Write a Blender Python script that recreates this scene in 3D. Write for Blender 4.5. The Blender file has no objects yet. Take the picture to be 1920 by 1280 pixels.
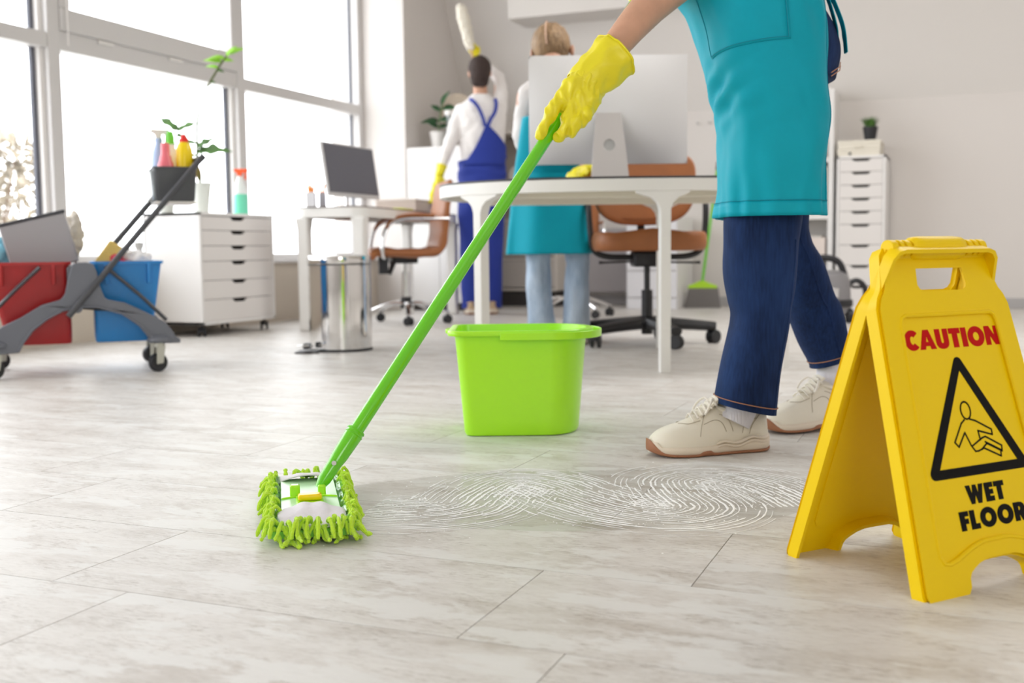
import bpy, bmesh, math, random
from mathutils import Vector, Matrix, noise
from mathutils.geometry import tessellate_polygon

random.seed(7)
C = bpy.context.scene.collection
SC = bpy.context.scene
PI = math.pi
VA = 0.3948                      # heading of the camera relative to the room's Y axis
CA, SA = math.cos(VA), math.sin(VA)

# ------------------------------------------------------------------ camera
cam_d = bpy.data.cameras.new('camera')
cam = bpy.data.objects.new('camera', cam_d)
C.objects.link(cam)
cam_d.sensor_width = 36.0
cam_d.lens = 36.0 * 2018.2 / 1920.0
cam_d.clip_start = 0.05
cam_d.dof.use_dof = True
cam_d.dof.focus_distance = 1.95
cam_d.dof.aperture_fstop = 4.0
pitch, roll = 0.0839154, -0.0112777
R3 = (Matrix.Rotation(VA, 3, 'Z') @ Matrix.Rotation(PI / 2 - pitch, 3, 'X') @ Matrix.Rotation(roll, 3, 'Z'))
cam.matrix_world = Matrix.Translation((0, 0, 0.47)) @ R3.to_4x4()
SC.camera = cam

# ------------------------------------------------------------------ world, lights, exposure
SC.view_settings.view_transform = 'Standard'
SC.view_settings.look = 'None'
SC.view_settings.gamma = 1.0
SC.view_settings.use_curve_mapping = False
SC.view_settings.exposure = 0.0
SC.cycles.max_bounces = 10
SC.cycles.diffuse_bounces = 5
SC.cycles.glossy_bounces = 4
SC.cycles.transmission_bounces = 8
SC.cycles.transparent_max_bounces = 12
SC.cycles.sample_clamp_indirect = 8.0
SC.cycles.caustics_reflective = False
SC.cycles.caustics_refractive = False

w = bpy.data.worlds.new('overcast_sky')
SC.world = w
w.use_nodes = True
bg = w.node_tree.nodes['Background']
bg.inputs[0].default_value = (0.95, 0.975, 1.0, 1)
bg.inputs[1].default_value = 5.3

def area(name, loc, direction, sx, sy, power, color=(1, 1, 1), portal=False):
    d = bpy.data.lights.new(name, 'AREA')
    d.shape = 'RECTANGLE'; d.size = sx; d.size_y = sy
    d.energy = power; d.color = color
    if portal:
        d.cycles.is_portal = True
    o = bpy.data.objects.new(name, d)
    o.location = loc
    o.rotation_euler = Vector(direction).to_track_quat('-Z', 'Y').to_euler()
    C.objects.link(o)
    return o

area('window_daylight_portal', (-4.60, 2.2, 1.7), (1, 0, 0), 11.2, 2.6, 1, portal=True)
area('added_ceiling_fill', (0.9, 0.6, 3.06), (0, 0, -1), 2.4, 1.2, 6, (1.0, 0.985, 0.965))  # added overhead fill near the camera, no fixture behind it
area('added_ceiling_fill', (0.2, 5.2, 3.06), (0, 0, -1), 2.4, 1.2, 85, (1.0, 0.985, 0.965))  # added overhead fill that lifts the back of the room
area('added_front_fill', (1.9, -1.9, 1.7), (-0.62, 1, -0.22), 1.6, 1.6, 40, (1.0, 0.985, 0.97))  # added unseen fill from behind and right of the camera

# ------------------------------------------------------------------ materials
def lin(c):
    c = c / 255.0
    return c / 12.92 if c <= 0.04045 else ((c + 0.055) / 1.055) ** 2.4

def rgb(r, g, b):
    return (lin(r), lin(g), lin(b), 1.0)

def mat(name, col, rough=0.5, metal=0.0, spec=0.5, bump=0.0, bscale=40.0, coat=0.0, vary=0.0, vscale=6.0,
        trans=0.0, alpha=1.0, sss=0.0, bstretch=(1, 1, 1), sheen=0.0, emit=None):
    m = bpy.data.materials.new(name)
    m.use_nodes = True
    nt = m.node_tree
    p = nt.nodes['Principled BSDF']
    p.inputs['Base Color'].default_value = col
    p.inputs['Roughness'].default_value = rough
    p.inputs['Metallic'].default_value = metal
    p.inputs['Specular IOR Level'].default_value = spec
    p.inputs['Coat Weight'].default_value = coat
    p.inputs['Transmission Weight'].default_value = trans
    p.inputs['Alpha'].default_value = alpha
    p.inputs['Sheen Weight'].default_value = sheen
    if sss:
        p.inputs['Subsurface Weight'].default_value = sss
        p.inputs['Subsurface Radius'].default_value = (0.02, 0.01, 0.006)
    tc = nt.nodes.new('ShaderNodeTexCoord')
    if bump or vary:
        mp = nt.nodes.new('ShaderNodeMapping')
        mp.inputs['Scale'].default_value = bstretch
        nt.links.new(tc.outputs['Object'], mp.inputs['Vector'])
    if bump:
        n = nt.nodes.new('ShaderNodeTexNoise')
        n.inputs['Scale'].default_value = bscale
        n.inputs['Detail'].default_value = 4
        b = nt.nodes.new('ShaderNodeBump')
        b.inputs['Strength'].default_value = bump
        b.inputs['Distance'].default_value = 0.01
        nt.links.new(mp.outputs[0], n.inputs['Vector'])
        nt.links.new(n.outputs[0], b.inputs['Height'])
        nt.links.new(b.outputs[0], p.inputs['Normal'])
    if vary:
        n2 = nt.nodes.new('ShaderNodeTexNoise')
        n2.inputs['Scale'].default_value = vscale
        n2.inputs['Detail'].default_value = 5
        nt.links.new(mp.outputs[0], n2.inputs['Vector'])
        r = nt.nodes.new('ShaderNodeValToRGB')
        r.color_ramp.elements[0].position = 0.3
        r.color_ramp.elements[1].position = 0.7
        k0, k1 = 1 - vary, 1 + vary
        r.color_ramp.elements[0].color = (col[0] * k0, col[1] * k0, col[2] * k0, 1)
        r.color_ramp.elements[1].color = (min(1, col[0] * k1), min(1, col[1] * k1), min(1, col[2] * k1), 1)
        nt.links.new(n2.outputs[0], r.inputs[0])
        nt.links.new(r.outputs[0], p.inputs['Base Color'])
    return m

def glass_mat(name, tint=(1, 1, 1, 1), gloss=0.06, rough=0.0):
    m = bpy.data.materials.new(name)
    m.use_nodes = True
    nt = m.node_tree
    nt.nodes.clear()
    o = nt.nodes.new('ShaderNodeOutputMaterial')
    mx = nt.nodes.new('ShaderNodeMixShader')
    t = nt.nodes.new('ShaderNodeBsdfTransparent')
    g = nt.nodes.new('ShaderNodeBsdfGlossy')
    t.inputs[0].default_value = tint
    g.inputs['Roughness'].default_value = rough
    mx.inputs[0].default_value = gloss
    nt.links.new(t.outputs[0], mx.inputs[1])
    nt.links.new(g.outputs[0], mx.inputs[2])
    nt.links.new(mx.outputs[0], o.inputs[0])
    return m

# ------------------------------------------------------------------ mesh helpers
class MB:
    """collects primitives and builds them as ONE mesh object"""
    def __init__(s, off=(0, 0, 0)):
        s.v = []; s.f = []; s.off = Vector(off)
    def add(s, vs, fs):
        b = len(s.v)
        s.v += [Vector(v) for v in vs]
        s.f += [tuple(i + b for i in f) for f in fs]
        return s
    def box(s, x0, x1, y0, y1, z0, z1, M=None):
        vs = [Vector((x, y, z)) for x in (x0, x1) for y in (y0, y1) for z in (z0, z1)]
        if M: vs = [M @ v for v in vs]
        return s.add(vs, [(0, 1, 3, 2), (4, 6, 7, 5), (0, 4, 5, 1), (2, 3, 7, 6), (0, 2, 6, 4), (1, 5, 7, 3)])
    def rings(s, rings, cap0=True, cap1=True, closed=True):
        b = len(s.v); n = len(rings[0])
        for r in rings: s.v += [Vector(p) for p in r]
        m = n if closed else n - 1
        for i in range(len(rings) - 1):
            for j in range(m):
                k = (j + 1) % n
                s.f.append((b + i * n + j, b + i * n + k, b + (i + 1) * n + k, b + (i + 1) * n + j))
        if cap0: s.f.append(tuple(b + j for j in reversed(range(n))))
        if cap1: s.f.append(tuple(b + (len(rings) - 1) * n + j for j in range(n)))
        return s
    def tube(s, pts, r, seg=10, cap=True, flat=1.0, up=(0, 0, 1)):
        pts = [Vector(p) for p in pts]
        rs = r if isinstance(r, (list, tuple)) else [r] * len(pts)
        rings = []; u = None
        for i, p in enumerate(pts):
            t = (pts[min(i + 1, len(pts) - 1)] - pts[max(i - 1, 0)])
            if t.length < 1e-9: t = Vector((0, 0, 1))
            t.normalize()
            if u is None:
                u = Vector(up)
                if abs(u.dot(t)) > 0.95: u = Vector((1, 0, 0))
            u = (u - t * u.dot(t)).normalized()
            w_ = t.cross(u)
            rings.append([p + (u * math.cos(a) * rs[i] * flat + w_ * math.sin(a) * rs[i]) for a in [2 * PI * k / seg for k in range(seg)]])
        return s.rings(rings, cap, cap)
    def cyl(s, p0, p1, r0, r1=None, seg=20, cap=True):
        return s.tube([p0, p1], [r0, r0 if r1 is None else r1], seg, cap)
    def lathe(s, prof, c=(0, 0, 0), seg=24, cap=True, sq=(1, 1)):
        c = Vector(c)
        rings = [[c + Vector((r * math.cos(a) * sq[0], r * math.sin(a) * sq[1], z)) for a in [2 * PI * k / seg for k in range(seg)]] for r, z in prof]
        return s.rings(rings, cap, cap)
    def prism(s, poly, fn, t0, t1, holes=()):
        """poly (2D) with holes, fn(u, v, t) -> 3D, between depths t0 and t1"""
        loops = [list(poly)] + [list(h) for h in holes]
        flat = [p for l in loops for p in l]
        tris = tessellate_polygon([[Vector((p[0], p[1], 0)) for p in l] for l in loops])
        b = len(s.v); n = len(flat)
        s.v += [Vector(fn(p[0], p[1], t0)) for p in flat] + [Vector(fn(p[0], p[1], t1)) for p in flat]
        for t in tris:
            s.f.append((b + t[2], b + t[1], b + t[0])); s.f.append((b + n + t[0], b + n + t[1], b + n + t[2]))
        k = 0
        for l in loops:
            m = len(l)
            for i in range(m):
                j = (i + 1) % m
                s.f.append((b + k + i, b + k + j, b + n + k + j, b + n + k + i))
            k += m
        return s
    def ball(s, c, r, seg=14, M=None):
        c = Vector(c); r = Vector(r) if not isinstance(r, (int, float)) else Vector((r, r, r))
        rings = []
        for i in range(1, seg):
            th = PI * i / seg
            rings.append([c + (M @ Vector((r.x * math.sin(th) * math.cos(a), r.y * math.sin(th) * math.sin(a), -r.z * math.cos(th))) if M else Vector((r.x * math.sin(th) * math.cos(a), r.y * math.sin(th) * math.sin(a), -r.z * math.cos(th)))) for a in [2 * PI * k / seg for k in range(seg)]])
        return s.rings(rings, True, True)
    def grid(s, fn, nu, nv, both=False):
        b = len(s.v)
        for i in range(nu + 1):
            for j in range(nv + 1):
                s.v.append(Vector(fn(i / nu, j / nv)))
        for i in range(nu):
            for j in range(nv):
                a = b + i * (nv + 1) + j
                s.f.append((a, a + 1, a + nv + 2, a + nv + 1))
        return s
    def mesh(s, name):
        me = bpy.data.meshes.new(name)
        me.from_pydata([tuple(v - s.off) for v in s.v], [], s.f)
        me.validate()
        bm = bmesh.new(); bm.from_mesh(me)
        bmesh.ops.recalc_face_normals(bm, faces=bm.faces)
        bm.to_mesh(me); bm.free()
        return me
    def build(s, name, material, parent=None, smooth=True, bevel=0.0, seg=2, ang=35, solid=0.0, sub=0):
        me = s.mesh(name)
        return mobj(name, me, material, parent, smooth, bevel, seg, ang, solid, sub)

def mobj(name, me, material, parent=None, smooth=True, bevel=0.0, seg=2, ang=35, solid=0.0, sub=0):
    if material: me.materials.append(material)
    if smooth:
        me.shade_smooth()
        try: me.set_sharp_from_angle(angle=math.radians(ang))
        except Exception: pass
    o = bpy.data.objects.new(name, me)
    C.objects.link(o)
    if parent: o.parent = parent
    if solid:
        md = o.modifiers.new('solid', 'SOLIDIFY'); md.thickness = solid; md.offset = 0
    if sub:
        md = o.modifiers.new('sub', 'SUBSURF'); md.levels = sub; md.render_levels = sub
    if bevel:
        md = o.modifiers.new('bevel', 'BEVEL'); md.width = bevel; md.segments = seg
        md.limit_method = 'ANGLE'; md.angle_limit = math.radians(ang)
        md.harden_normals = False
    return o

def tag(o, label, cat, group=None):
    o['label'] = label; o['category'] = cat
    if group: o['group'] = group
    return o

def thing(name, label, cat, loc=(0, 0, 0), rz=0.0, group=None):
    o = bpy.data.objects.new(name, None)
    o.empty_display_size = 0.1
    C.objects.link(o)
    o.location = loc; o.rotation_euler = (0, 0, rz)
    return tag(o, label, cat, group)

def struct(o):
    o['kind'] = 'structure'; return o

def vw(s, d, z=0.0):
    """a point s metres to the right of and d metres ahead of the origin, in room coordinates"""
    return (s * CA - d * SA, s * SA + d * CA, z)

def vthing(name, label, cat, s, d, z=0.0, group=None):
    return thing(name, label, cat, vw(s, d, z), VA, group)

def catmull(rows, t):
    n = len(rows) - 1
    x = min(max(t * n, 0), n - 1e-6); i = int(x); f = x - i
    p0, p1, p2, p3 = rows[max(i - 1, 0)], rows[i], rows[i + 1], rows[min(i + 2, n)]
    return [0.5 * (2 * b + (c - a) * f + (2 * a - 5 * b + 4 * c - d) * f * f + (3 * b - a - 3 * c + d) * f ** 3) for a, b, c, d in zip(p0, p1, p2, p3)]

def curve(pts, n):
    return [Vector(catmull([tuple(p) for p in pts], k / n)) for k in range(n + 1)]

def loft(mb, rows, seg=32, n=30, pw=2.0, wob=None, cap0=True, cap1=True):
    """rows: (cx, cy, cz, rx, ry, tilt) horizontal-ish ellipse sections; tilt leans the ring (dz = tilt * dx)"""
    rings = []
    for k in range(n + 1):
        t = k / n
        cx, cy, cz, rx, ry, tl = catmull(rows, t)
        ring = []
        for j in range(seg):
            a = 2 * PI * j / seg
            ca, sa = math.cos(a), math.sin(a)
            x = math.copysign(abs(ca) ** (2 / pw), ca) * rx
            y = math.copysign(abs(sa) ** (2 / pw), sa) * ry
            g = 1.0 + (wob(a, t) if wob else 0.0)
            ring.append((cx + x * g, cy + y * g, cz + x * tl))
        rings.append(ring)
    return mb.rings(rings, cap0, cap1)

def cap_tube(mb, p0, p1, r0, r1, seg=12):
    p0, p1 = Vector(p0), Vector(p1)
    t = (p1 - p0); L = t.length; t = t / L if L > 1e-9 else Vector((0, 0, 1))
    pts = []; rs = []
    for k in range(5):
        a = PI / 2 * k / 4
        pts.append(p0 - t * r0 * math.cos(a)); rs.append(max(r0 * math.sin(a), r0 * 0.05))
    for k in range(5):
        a = PI / 2 * k / 4
        pts.append(p1 + t * r1 * math.sin(a)); rs.append(max(r1 * math.cos(a), r1 * 0.05))
    return mb.tube(pts, rs, seg)

def blob(name, mb, material, parent, voxel=0.004, smooth=4, disp=0.0, dscale=0.03, post=None, ridge=None):
    """union of overlapping closed volumes, remeshed and smoothed into one continuous surface"""
    me = mb.mesh(name + '_raw')
    o = bpy.data.objects.new(name, me)
    C.objects.link(o)
    m = o.modifiers.new('r', 'REMESH'); m.mode = 'VOXEL'; m.voxel_size = voxel; m.use_smooth_shade = True
    if smooth:
        m = o.modifiers.new('s', 'SMOOTH'); m.iterations = smooth; m.factor = 0.5
    dg = bpy.context.evaluated_depsgraph_get()
    new = bpy.data.meshes.new_from_object(o.evaluated_get(dg))
    bpy.data.objects.remove(o)
    if disp or post or ridge:
        nrm = [v.normal.copy() for v in new.vertices]
        for v, nn in zip(new.vertices, nrm):
            if ridge:
                q = v.co / ridge[1]
                v.co += nn * ridge[0] * (0.55 - 2.2 * abs(noise.noise(Vector((q.x * 1.6, q.y, q.z * 0.75)) + Vector((3, 9, 4)))))
            if disp:
                q = v.co / dscale
                v.co += nn * disp * (noise.noise(q) + 0.5 * noise.noise(q * 2.1 + Vector((7, 3, 1))))
            if post:
                v.co = post(v.co, nn)
    for i in range(len(new.materials)): pass
    new.materials.clear()
    new.materials.append(material)
    new.shade_smooth()
    ob = bpy.data.objects.new(name, new)
    C.objects.link(ob)
    if parent: ob.parent = parent
    return ob
# ------------------------------------------------------------------ shared materials
M_wall = mat('warm_white_wall_paint', rgb(222, 217, 213), 0.85, bump=0.05, bscale=60)
M_ceil = mat('white_ceiling_paint', rgb(224, 220, 216), 0.9)
M_base = mat('grey_skirting_paint', rgb(178, 176, 176), 0.6)
M_frame = mat('white_window_pvc', rgb(212, 210, 209), 0.35)
M_gasket = mat('dark_window_gasket', rgb(96, 98, 108), 0.6)
M_pane = glass_mat('window_glass', gloss=0.04)
M_white = mat('white_lacquer', rgb(232, 229, 226), 0.4)
M_whitem = mat('white_metal_paint', rgb(232, 230, 226), 0.35)
M_dark = mat('black_plastic', rgb(34, 34, 38), 0.45)
M_black = mat('black_painted_metal', rgb(30, 30, 33), 0.4)
M_chrome = mat('polished_chrome', (0.82, 0.82, 0.83, 1), 0.12, 1.0)
M_steel = mat('mirror_stainless_steel', (0.74, 0.73, 0.72, 1), 0.07, 1.0)
M_green = mat('lime_green_plastic', (0.41, 0.86, 0.016, 1), 0.32, coat=0.2)
M_pole = mat('green_mop_pole_coating', (0.135, 0.60, 0.004, 1), 0.22, coat=0.4)
M_yellow = mat('safety_yellow_plastic', (0.86, 0.60, 0.0, 1), 0.42, spec=0.25)
M_glove = mat('yellow_rubber', (0.82, 0.72, 0.014, 1), 0.40, bump=0.05, bscale=30, sss=0.05)
M_teal = mat('teal_apron_cotton', (0.0, 0.345, 0.46, 1), 0.65, spec=0.22, bump=0.04, bscale=700)
M_skin = mat('skin', (0.60, 0.335, 0.225, 1), 0.5, sss=0.1, vary=0.06, vscale=30)
M_leaf = mat('plant_leaf', (0.10, 0.22, 0.06, 1), 0.5, vary=0.35, vscale=20)
M_leafb = mat('young_leaf', (0.28, 0.62, 0.03, 1), 0.5, vary=0.2, vscale=20)
M_soil = mat('potting_soil', rgb(70, 52, 40), 0.9, bump=0.5, bscale=90)
M_leather = mat('cognac_leather', (0.33, 0.115, 0.035, 1), 0.5, bump=0.08, bscale=160, vary=0.08, vscale=12)

def denim(name, dark, light, vary=0.5):
    m = bpy.data.materials.new(name); m.use_nodes = True
    nt = m.node_tree; p = nt.nodes['Principled BSDF']
    p.inputs['Roughness'].default_value = 0.85; p.inputs['Specular IOR Level'].default_value = 0.2
    p.inputs['Sheen Weight'].default_value = 0.0
    tc = nt.nodes.new('ShaderNodeTexCoord')
    mp = nt.nodes.new('ShaderNodeMapping'); mp.inputs['Scale'].default_value = (70, 70, 7)
    n1 = nt.nodes.new('ShaderNodeTexNoise'); n1.inputs['Scale'].default_value = 3.0; n1.inputs['Detail'].default_value = 6
    mp2 = nt.nodes.new('ShaderNodeMapping'); mp2.inputs['Scale'].default_value = (9, 9, 4)
    n2 = nt.nodes.new('ShaderNodeTexNoise'); n2.inputs['Scale'].default_value = 1.0; n2.inputs['Detail'].default_value = 5
    mix = nt.nodes.new('ShaderNodeMath'); mix.operation = 'MULTIPLY_ADD'; mix.inputs[1].default_value = 0.45
    r = nt.nodes.new('ShaderNodeValToRGB')
    r.color_ramp.elements[0].position = 0.42; r.color_ramp.elements[1].position = 1.0
    r.color_ramp.elements[0].color = dark; r.color_ramp.elements[1].color = light
    L = nt.links.new
    L(tc.outputs['Object'], mp.inputs[0]); L(tc.outputs['Object'], mp2.inputs[0])
    L(mp.outputs[0], n1.inputs[0]); L(mp2.outputs[0], n2.inputs[0])
    L(n1.outputs[0], mix.inputs[0]); L(n2.outputs[0], mix.inputs[2])
    L(mix.outputs[0], r.inputs[0]); L(r.outputs[0], p.inputs['Base Color'])
    b = nt.nodes.new('ShaderNodeBump'); b.inputs['Strength'].default_value = 0.25; b.inputs['Distance'].default_value = 0.002
    L(n1.outputs[0], b.inputs['Height']); L(b.outputs[0], p.inputs['Normal'])
    return m
M_denim = denim('dark_indigo_denim', (0.0025, 0.008, 0.034, 1), (0.016, 0.045, 0.15, 1))
M_ldenim = denim('light_washed_denim', (0.24, 0.34, 0.48, 1), (0.62, 0.72, 0.84, 1))
M_stitch = mat('tan_denim_stitching', rgb(170, 120, 90), 0.8)

def tile_material():
    m = bpy.data.materials.new('greige_vinyl_tile'); m.use_nodes = True
    nt = m.node_tree; p = nt.nodes['Principled BSDF']; L = nt.links.new
    geo = nt.nodes.new('ShaderNodeNewGeometry')
    oi = nt.nodes.new('ShaderNodeObjectInfo')
    comb = nt.nodes.new('ShaderNodeCombineXYZ')
    mul = nt.nodes.new('ShaderNodeMath'); mul.operation = 'MULTIPLY'; mul.inputs[1].default_value = 37.0
    L(oi.outputs['Random'], mul.inputs[0]); L(mul.outputs[0], comb.inputs[0]); L(mul.outputs[0], comb.inputs[1])
    add = nt.nodes.new('ShaderNodeVectorMath'); add.operation = 'ADD'
    L(geo.outputs['Position'], add.inputs[0]); L(comb.outputs[0], add.inputs[1])
    def nz(sx, sy, det, rough, dist=0.0):
        mp = nt.nodes.new('ShaderNodeMapping'); mp.inputs['Scale'].default_value = (sx, sy, 1)
        L(add.outputs[0], mp.inputs[0])
        n = nt.nodes.new('ShaderNodeTexNoise'); n.inputs['Scale'].default_value = 1.0
        n.inputs['Detail'].default_value = det; n.inputs['Roughness'].default_value = rough
        n.inputs['Distortion'].default_value = dist
        L(mp.outputs[0], n.inputs[0]); return n
    n1 = nz(3.4, 8.5, 12, 0.74, 0.25)     # cloudy streaks along the tile
    n2 = nz(45.0, 230.0, 6, 0.75, 0.2)      # fine grain
    n3 = nz(5.0, 13.0, 8, 0.66, 0.2)       # pale plaster patches
    n4 = nz(6.5, 19.0, 10, 0.72, 0.4)      # rubbed darker scuffs
    r1 = nt.nodes.new('ShaderNodeValToRGB')
    e = r1.color_ramp.elements
    e[0].position = 0.36; e[0].color = rgb(186, 179, 171)
    e[1].position = 0.62; e[1].color = rgb(216, 213, 209)
    x = r1.color_ramp.elements.new(0.48); x.color = rgb(206, 202, 197)
    L(n1.outputs[0], r1.inputs[0])
    r2 = nt.nodes.new('ShaderNodeValToRGB')
    r2.color_ramp.elements[0].position = 0.38; r2.color_ramp.elements[0].color = (0.62, 0.585, 0.55, 1)
    r2.color_ramp.elements[1].position = 0.52; r2.color_ramp.elements[1].color = (1, 1, 1, 1)
    L(n2.outputs[0], r2.inputs[0])
    r4 = nt.nodes.new('ShaderNodeValToRGB')
    r4.color_ramp.elements[0].position = 0.47; r4.color_ramp.elements[0].color = (0.28, 0.28, 0.28, 1)
    r4.color_ramp.elements[1].position = 0.57; r4.color_ramp.elements[1].color = (0.95, 0.95, 0.95, 1)
    L(n4.outputs[0], r4.inputs[0])
    mx = nt.nodes.new('ShaderNodeMix'); mx.data_type = 'RGBA'; mx.blend_type = 'MULTIPLY'
    L(r4.outputs[0], mx.inputs[0])
    L(r1.outputs[0], mx.inputs[6]); L(r2.outputs[0], mx.inputs[7])
    r3 = nt.nodes.new('ShaderNodeValToRGB')
    r3.color_ramp.elements[0].position = 0.53; r3.color_ramp.elements[0].color = (0, 0, 0, 1)
    r3.color_ramp.elements[1].position = 0.57; r3.color_ramp.elements[1].color = (0.75, 0.75, 0.75, 1)
    L(n3.outputs[0], r3.inputs[0])
    mx2 = nt.nodes.new('ShaderNodeMix'); mx2.data_type = 'RGBA'; mx2.inputs[7].default_value = rgb(216, 215, 212)
    L(r3.outputs[0], mx2.inputs[0]); L(mx.outputs[2], mx2.inputs[6])
    L(mx2.outputs[2], p.inputs['Base Color'])
    rr = nt.nodes.new('ShaderNodeMapRange'); rr.inputs['To Min'].default_value = 0.32; rr.inputs['To Max'].default_value = 0.50
    L(n1.outputs[0], rr.inputs[0]); L(rr.outputs[0], p.inputs['Roughness'])
    b = nt.nodes.new('ShaderNodeBump'); b.inputs['Strength'].default_value = 0.12; b.inputs['Distance'].default_value = 0.003
    L(n2.outputs[0], b.inputs['Height']); L(b.outputs[0], p.inputs['Normal'])
    p.inputs['Specular IOR Level'].default_value = 0.32
    return m
M_tile = tile_material()
M_sub = mat('dark_tile_joint', rgb(96, 90, 84), 0.9)

# ------------------------------------------------------------------ floor and its tiles
XL, XW, XR, YF, YB = -4.50, -4.12, 3.60, -3.4, 8.88
floor = struct(MB().box(-4.75, XR, YF, YB + 0.1, -0.10, -0.003).build('floor', M_sub, smooth=False))
TX, TY, GAP = 0.65, 0.2995, 0.0008
def tile_mesh():
    mb = MB()
    mb.box(GAP, TX - GAP, GAP, TY - GAP, -0.003, 0.0)
    return mb.mesh('tile')
tm = tile_mesh(); tm.materials.append(M_tile)
seam = {0: -0.417, 1: -0.558, 2: -0.338, 3: -0.555, 4: -0.885, 5: -0.555}
rows = []
inv = cam.matrix_world.inverted()
def in_frame(x, y, pad=0.35):
    q = inv @ Vector((x, y, 0)); dd = -q.z
    if dd < 0.3: return False
    return abs(q.x / dd) < 960 / 2018.2 + pad / dd and -q.y / dd < 640 / 2018.2 + pad / dd
near, far = [], []
k = -13
while 1.1525 + TY * k - TY < YB:
    y0 = 1.1525 - TY + TY * k
    kk = k
    s0 = seam.get(kk, -0.5 + 0.65 * ((kk * 0.37) % 1.0))
    i = -8
    while s0 + TX * i < XR:
        x0 = s0 + TX * i
        if x0 + TX > -4.55:
            c = (x0 + TX / 2, y0 + TY / 2)
            (near if in_frame(*c) else far).append((math.hypot(*c), x0, y0))
        i += 1
    k += 1
near.sort()
for d_, x0, y0 in near[:296]:
    o = bpy.data.objects.new('tile', tm); C.objects.link(o)
    o.location = (x0, y0, 0); o.parent = floor
rest = MB()
for d_, x0, y0 in near[296:] + far:
    rest.box(x0 + GAP, min(x0 + TX - GAP, XR), y0 + GAP, y0 + TY - GAP, -0.003, 0.0)
ro = rest.build('tile_field', M_tile, floor, smooth=False); ro['kind'] = 'stuff'

# ------------------------------------------------------------------ walls and ceiling
KN, CE = 1.60, 3.12                       # knee wall height, flat ceiling height
YS = YB - 0.40 * (CE - KN)                # where the slope meets the flat ceiling
struct(MB().box(XW - 0.6, XR, YB, YB + 0.12, -0.05, KN).build('wall_back', M_wall, smooth=False))
sl = MB()
f_slope = lambda u, v, t: (t, u, v)
sl.prism([(YB, KN), (YB + 0.12, KN), (YS + 0.12, CE + 0.1), (YS, CE + 0.1), (YS, CE)], f_slope, XW - 0.6, XR)
struct(sl.build('ceiling', M_ceil, smooth=False))
struct(MB().box(-4.8, XR, YF, YS + 0.05, CE, CE + 0.1).build('ceiling', M_ceil, smooth=False))
struct(MB().box(XR, XR + 0.12, YF, YB + 0.1, -0.05, CE + 0.1).build('wall_right', M_wall, smooth=False))
struct(MB().box(-4.8, XR, YF - 0.12, YF, -0.05, CE + 0.1).build('wall_front', M_wall, smooth=False))
struct(MB().box(-4.8, XW, 7.72, YB + 0.1, -0.05, CE + 0.1).build('wall_left', M_wall, smooth=False))
M_low = mat('beige_parapet_paint', rgb(206, 196, 182), 0.85, bump=0.05)
struct(MB().box(-4.72, -4.40, YF, 7.72, -0.05, 0.405).build('wall_left', M_low, smooth=False))
struct(MB().box(-4.72, -4.36, YF, 7.72, 0.405, 0.43).build('trim_1', M_frame, smooth=False, bevel=0.004))
struct(MB().box(-4.72, -4.40, YF, 7.72, 2.95, CE + 0.1).build('trim_2', M_wall, smooth=False))
struct(MB().box(XW, XR, YB - 0.014, YB, 0.0, 0.075).build('baseboard_back', M_base, smooth=False, bevel=0.003))
struct(MB().box(XW, XW + 0.014, 7.72, YB, 0.0, 0.075).build('baseboard_left', M_base, smooth=False, bevel=0.003))
# dropped beam box hanging from the slope
bm_ = MB().box(-3.42, -2.28, 8.20, 8.80, 2.335, CE)
struct(bm_.build('trim_3', M_ceil, smooth=False))

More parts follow.
